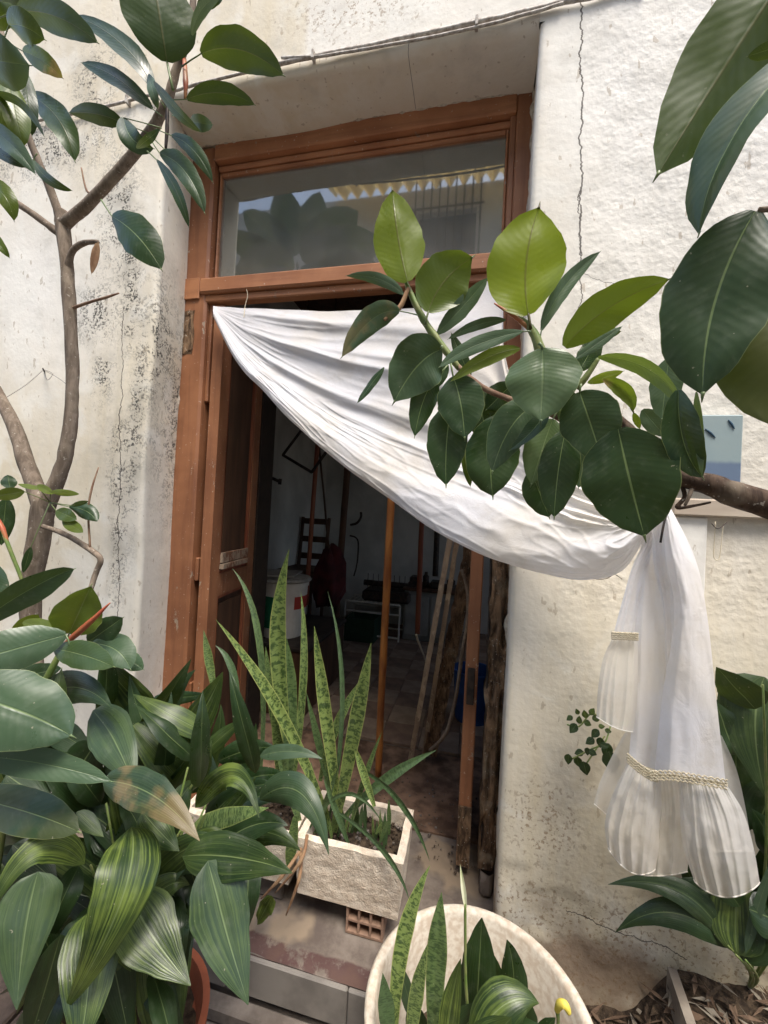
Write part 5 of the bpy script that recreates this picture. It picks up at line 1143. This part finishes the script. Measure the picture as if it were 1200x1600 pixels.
# chest and paint bucket
ct = thing('dark_chest', 'dark cloth-covered chest inside by the open door leaf', 'chest', Vector((-1.1, 2.4, .165)))
MB().box((-1.5, 2.06, .165), (-.86, 2.74, .53), bev=.01).build('chest_body', M_DARKW, ct); MB().box((-1.51, 2.05, .531), (-.845, 2.75, .56), bev=.008).build('chest_lid', m_simple('black_cloth', (.02, .016, .014), (.04, .03, .025), 10, .9), ct)
bc = P(440, 1000, 2.26); bc.z = .561
PB = thing('paint_bucket', 'plastic paint bucket with green, white and red label and grey lid', 'bucket', bc)
R0 = 36*pxm(bc)
MB().lathe([(.001, 0), (R0*.88, 0), (R0*.93, .05), (R0, .30), (R0*1.04, .30), (R0*1.04, .325), (R0*.95, .325), (.001, .32)], bc, 36).build('bucket_body', M_WHITE, PB)
def wrap(n0, n1, z0, z1, mat, nm):
    m = MB(); k = 20; pts = []
    for z in (z0, z1):
        for i in range(k+1):
            a = n0+(n1-n0)*i/k; rr = (R0*.93+(R0-R0*.93)*(z-.05)/.25)+.0015; pts.append(bc+Vector((rr*math.cos(a), rr*math.sin(a), z)))
    m.grid(pts, k+1, 2); m.build(nm, mat, PB)
wrap(math.radians(200), math.radians(282), .06, .245, m_simple('green_label', (.01, .14, .07), (.012, .12, .06)), 'green_label'); wrap(math.radians(322), math.radians(392), .17, .245, m_simple('red_label', (.38, .04, .025), (.3, .04, .03)), 'red_label')
MB().lathe([(.001, .0), (R0*1.12, 0), (R0*1.15, .006), (R0*1.1, .02), (.001, .024)], bc+Vector((0, 0, .327)), 30).build('lid', m_simple('grey_lid', (.3, .29, .26), (.2, .19, .17)), PB)
MB().box((bc.x-.20, bc.y-.10, .914), (bc.x+.06, bc.y+.16, .924), rot=.2).build('board_on_lid', m_simple('grey_board', (.3, .28, .25), (.22, .2, .18)), PB)
# ladder-back chair
chn = P(478, 900, 3.4); CH = thing('ladder_back_chair', 'old brown ladder-back chair standing at the back of the room', 'chair', Vector((chn.x, 3.4, .165)))
cx_, cyy = chn.x, 3.35; zt = P(478, 808, 3.4).z
for sx in (-.13, .13):
    MB().tube([Vector((cx_+sx, cyy+.16, .165)), Vector((cx_+sx, cyy+.16, .75)), Vector((cx_+sx*1.02, cyy+.22, zt))], .017, 8).build('back_post', M_DARKW, CH)
    MB().tube([Vector((cx_+sx*1.2, cyy-.2, .165)), Vector((cx_+sx*1.2, cyy-.2, .78))], .017, 8).build('leg', M_DARKW, CH)
for zz_ in (zt-.03, zt-.20, zt-.36): MB().box((cx_-.125, cyy+.19, zz_-.035), (cx_+.125, cyy+.21, zz_+.02), bev=.004).build('back_slat', M_DARKW, CH)
MB().box((cx_-.19, cyy-.22, .78), (cx_+.19, cyy+.19, .81), bev=.01).build('seat', M_DARKW, CH)
mj = MB().lathe([(.001, .0), (.10, .0), (.115, .1), (.10, .25), (.06, .36), (.02, .4), (.001, .4)], (0, 0, 0), 24, wob=.6)
o = thingmb('maroon_bag', 'crumpled maroon cloth bag hanging over the dark chair', 'bag', mj, m_simple('maroon_cloth', (.09, .018, .02), (.05, .012, .014), 12, .9)); o.location = P(512, 940, 2.95)
# leaning tools
pole('red_broom_handle', 'red broom handle leaning before the ladder-back chair', (478, 945, 2.75), (500, 640, 2.75), .017, .017, M_REDW)
pole('thin_dark_stick', 'thin dark stick crossing the red handle beside the chair', (518, 900, 2.9), (494, 650, 2.9), .009, .007, M_DARKW)
pole('tall_brown_post', 'tall dark brown post standing in the middle of the room', (524, 975, 3.1), (550, 640, 3.1), .028, .028, M_DARKW)
pole('red_brown_pole', 'reddish brown pole leaning in the room behind the peeling boards', (652, 990, 2.9), (664, 700, 2.9), .019, .019, M_REDW)
pole('black_post', 'slim black post at the back behind the peeling boards', (680, 900, 3.5), (688, 700, 3.5), .025, .025, M_IRON)
hk = thing('coat_hook_rail', 'bent iron hooks projecting from the tall brown post', 'hook', P(555, 830, 3.05)); 
MB().tube([P(548, 820, 3.08), P(558, 817, 3.05), P(564, 808, 3.05), P(564, 800, 3.05)], .010, 8, sub=4).build('hook', M_IRON, hk); MB().tube([P(547, 837, 3.08), P(556, 840, 3.05), P(560, 850, 3.05), P(558, 880, 3.05), P(553, 900, 3.05)], .007, 8, sub=4).build('hook', M_IRON, hk)
fr_ = thing('hanging_metal_frame', 'square dark metal frame hanging tilted from the ceiling', 'frame', P(470, 700, 2.7))
cs_ = [P(471, 672, 2.7), P(442, 711, 2.7), P(487, 738, 2.6), P(512, 703, 2.6)]
for i in range(4): MB().tube([cs_[i], cs_[(i+1) % 4]], .011, 6).build('bar', M_IRON, fr_)
MB().tube([cs_[0], Vector((cs_[0].x, cs_[0].y, RZ))], .004, 5).build('cord', M_IRON, fr_); MB().tube([cs_[3], Vector((cs_[3].x, cs_[3].y, RZ))], .004, 5).build('cord', M_IRON, fr_)
tp_ = thing('wall_tap', 'small dark iron tap on the room wall above the chair', 'tap', P(425, 748, 3.0)); qx = Vector((RX0, P(425, 748, 3.0).y, P(425, 748, 3.0).z))
MB().tube([P(417, 743, 2.7), P(427, 748, 2.7), P(438, 753, 2.7)], .012, 8).tube([P(417, 738, 2.7), P(417, 748, 2.7)], .014, 8).tube([P(438, 748, 2.7), P(437, 757, 2.7)], .013, 8).tube([P(417, 743, 2.7), Vector((RX0-.01, 2.75, P(417, 743, 2.7).z))], .01, 6).build('tap_body', M_IRON, tp_)
# low rack and clutter at the back
rk = thing('wire_rack_table', 'low white wire rack table with dark clutter at the back wall', 'rack', P(590, 975, 3.6))
a, b = P(540, 938, 3.6), P(625, 946, 3.6)
for zz_ in (0, -.09, -.3):
    for yy_ in (0, .3): MB().tube([a+Vector((0, yy_, zz_)), Vector((b.x, b.y+yy_, a.z+zz_))], .009, 6).build('rail', M_WHITE, rk)
for xx_ in (a.x, b.x):
    for yy_ in (0, .3): MB().tube([Vector((xx_, a.y+yy_, .165)), Vector((xx_, a.y+yy_, a.z))], .008, 6).build('leg', M_WHITE, rk)
for k in range(12): xx_ = a.x+(b.x-a.x)*(k+.5)/12; MB().tube([Vector((xx_, a.y, a.z+.004)), Vector((xx_, a.y+.3, a.z+.004))], .003, 4).build('cross_wire', M_WHITE, rk)
def clutter(name, label, cat, px0, py0, px1, py1, Y, dp, mat, bev=.01, zfoot=None):
    a, b = P(px0, py0, Y), P(px1, py1, Y); return thingmb(name, label, cat, MB().box((a.x, Y, b.z if zfoot is None else zfoot), (b.x, Y+dp, a.z), bev=bev), mat, smooth=False)
kx = thing('typewriter', 'black boxy machine with carriage standing on the wire rack', 'machine', P(600, 930, 3.6))
a, b = P(566, 912, 3.62), P(640, 934, 3.62); z_ = P(540, 938, 3.6).z+.012
MB().box((a.x, 3.62, z_), (b.x, 3.9, z_+.10), bev=.02).build('machine_body', M_IRON, kx); MB().tube([Vector((a.x-.03, 3.8, z_+.14)), Vector((b.x+.03, 3.8, z_+.14))], .028, 10).build('carriage', M_IRON, kx)
for k in range(9): x_ = a.x+.02+(b.x-a.x-.04)*k/8; MB().tube([Vector((x_, 3.75, z_+.101)), Vector((x_, 3.75, z_+.24))], .003, 4).build('wire', M_IRON, kx)
cb2 = thing('grey_cabinet', 'low pale grey cabinet against the back wall beside the rack', 'cabinet', P(665, 985, 3.7))
a = P(632, 922, 3.7); b = P(715, 922, 3.7)
MB().box((a.x, 3.7, .165), (b.x, 4.1, a.z), bev=.008).build('cabinet_body', m_simple('pale_grey_paint', (.24, .25, .24), (.17, .18, .17), 6, .7), cb2); MB().box((a.x-.02, 3.68, a.z+.001), (b.x+.02, 4.12, a.z+.025), bev=.005).build('cabinet_top', M_DARKW, cb2)
MB().box((a.x+.02, 3.688, .22), ((a.x+b.x)/2-.01, 3.699, a.z-.04), bev=.003).build('cabinet_door', m_simple('dull_grey_door', (.3, .31, .3), (.22, .23, .22), 6), cb2); MB().box(((a.x+b.x)/2+.01, 3.688, .22), (b.x-.02, 3.699, a.z-.04), bev=.003).build('cabinet_door', bpy.data.materials['dull_grey_door'], cb2)
jz = a.z+.026
for k, (x_, w_, h_) in enumerate(((.03, .10, .09), (.15, .06, .14), (.23, .12, .06), (.38, .08, .11))):
    nm, lb, ct_ = (('tool_box', 'small dark tool box on the grey cabinet', 'box'), ('dark_jar', 'tall dark jar on the grey cabinet', 'jar'), ('flat_tin', 'flat dark tin lying on the grey cabinet', 'tin'), ('dark_jug', 'dark jug at the end of the grey cabinet', 'jug'))[k]
    if k % 2: mbx = MB().lathe([(.001, 0), (w_*.5, 0), (w_*.5, h_*.7), (w_*.25, h_*.85), (w_*.25, h_), (.001, h_)], (a.x+x_+w_/2, 3.85, jz), 18)
    else: mbx = MB().box((a.x+x_, 3.78, jz), (a.x+x_+w_, 3.95, jz+h_), bev=.008)
    thingmb(nm, lb, ct_, mbx, M_IRON, smooth=False)
g = PZ(560, 1003, .166); thingmb('green_crate', 'dark green plastic crate on the floor under the rack', 'crate', MB().box((g.x-.14, g.y, .166), (g.x+.14, g.y+.01, .37)).box((g.x-.14, g.y+.27, .166), (g.x+.14, g.y+.28, .37)).box((g.x-.14, g.y+.011, .166), (g.x-.13, g.y+.269, .37)).box((g.x+.13, g.y+.011, .166), (g.x+.14, g.y+.269, .37)).box((g.x-.129, g.y+.011, .166), (g.x+.129, g.y+.269, .18)), m_simple('dark_green_plastic', (.015, .04, .02), (.02, .05, .03)), smooth=False)
pole('pale_stick', 'short pale stick leaning on the peeling boards', foot(668, 1040), (650, 992, 2.15), .006, .006, M_LACE)
# dirt crumbs near the threshold
dm = MB()
for k in range(260):
    x = random.uniform(-.55, .1); y = random.gauss(1.5, .13); r = random.uniform(.001, .004)
    if not 1.34 < y < 1.98: continue
    dm.box((x-r, y-r, .149), (x+r, y+r, .151+r), rot=random.uniform(0, 3), jit=r*.3, m=random.choice((0, 0, 1)))
dm.build('rubble', [M_GROUND, M_CONC], kind='stuff')

# ------------------------------------------------------------------ the courtyard behind the camera (seen in the transom glass)
OH = thing('courtyard_house', 'white house across the courtyard with barred window and yellow corrugated awning', 'house', Vector((0, -2.9, 0)))
OY = -2.75
def refl(px, py): # point on the opposite wall mirrored by the transom pane
    d = ray(px, py); d = d/d.y; return Vector((d.x*(2*(FY+.046)-OY), OY, EYE.z+d.z*(2*(FY+.046)-OY)))
wa, wb = refl(655, 335), refl(740, 425)
ya, yb = refl(525, 334), refl(795, 302)
MB().box((-5, OY-.3, 0), (5, OY, wb.z)).box((-5, OY-.3, wa.z), (5, OY, ya.z+.19)).box((-5, OY-.3, wb.z+.0005), (wa.x, OY-.0003, wa.z-.0005)).box((wb.x, OY-.3, wb.z+.0005), (5, OY-.0003, wa.z-.0005)).build('wall', M_PL if False else m_simple('far_whitewash', (.60, .58, .52), (.5, .48, .43), 3, .9), OH)
MB().box((wa.x, OY-.14, wb.z), (wb.x, OY-.1, wa.z)).build('window', m_simple('dark_window', (.05, .06, .07), (.08, .09, .1), 3, .2), OH)
for k in range(9): x_ = wa.x-.05+(wb.x-wa.x+.1)*k/8; MB().tube([Vector((x_, OY+.05, wb.z-.2)), Vector((x_, OY+.05, wa.z+.45))], .012, 6).build('bar', M_IRON, OH)
for z_ in (wa.z+.02, wb.z+.1): MB().tube([Vector((wa.x-.1, OY+.062, z_)), Vector((wb.x+.1, OY+.062, z_))], .014, 6).build('bar', M_IRON, OH)
m = MB(); pts = []
for j in range(2):
    for i in range(241):
        x = ya.x+(yb.x+.6-ya.x)*i/240; pts.append(Vector((x, OY+.02+j*.55, ya.z+.22-j*.22+.06*math.sin(i*.42))))
m.grid(pts, 241, 2); t = NT('yellow_corrugated_sheet', .5, .3); t.fin((.50, .36, .14)); tr_ = t.n('BsdfTranslucent'); tr_.inputs[0].default_value = (.85, .60, .24, 1); ms = t.n('MixShader', i_0=.7); t.link(t.b.outputs[0], ms.inputs[1]); t.link(tr_.outputs[0], ms.inputs[2]); t.link(ms.outputs[0], t.out.inputs[0])
m.build('awning', t.m, OH, smooth=True); MB().tube([Vector((ya.x-.3, OY+.57, ya.z-.06)), Vector((yb.x+.6, OY+.57, ya.z-.06))], .025, 8).build('beam', M_CONC, OH)

CT = thing('courtyard_plant', 'tall broad-leaved plant across the courtyard mirrored in the transom glass', 'plant', Vector((-1.9, -1.3, 0)))
_ray = (RGT.copy(), UPV.copy(), fwd.copy())
def refp(px, py, Yr):
    d = (px-600)/F*_ray[0] - (py-800)/F*_ray[1] + _ray[2]; d = d/d.y; D = 2*(FY+.046)-Yr; return Vector((d.x*D, Yr, EYE.z+d.z*D))
_P = P
def P(px, py, Y): return refp(px, py, Y)
EYE = Vector((0, 2*(FY+.046), 1.31)); fwd = Vector((fwd.x, -fwd.y, fwd.z))
for (b, t_, w_) in (((470, 400), (560, 330), 60), ((470, 400), (600, 380), 66), ((460, 400), (440, 290), 56), ((460, 400), (380, 330), 50), ((460, 410), (370, 420), 60), ((470, 420), (520, 470), 60), ((450, 420), (400, 480), 56), ((480, 380), (500, 300), 44), ((430, 400), (350, 370), 40), ((500, 420), (600, 430), 60), ((470, 440), (560, 440), 50), ((400, 430), (340, 460), 50)):
    leaf(CT, 'rubber', b, t_, w_, -1.25, -1.15, fold=8, ptip=False)
base_ = P(465, 410, -1.25); P = _P
MB().tube([Vector((base_.x+.2, -1.35, -.02)), Vector((base_.x+.1, -1.3, 1.5)), base_], [.04, .03, .012], 10, sub=5).build('stem', M_BARKD, CT, smooth=True)
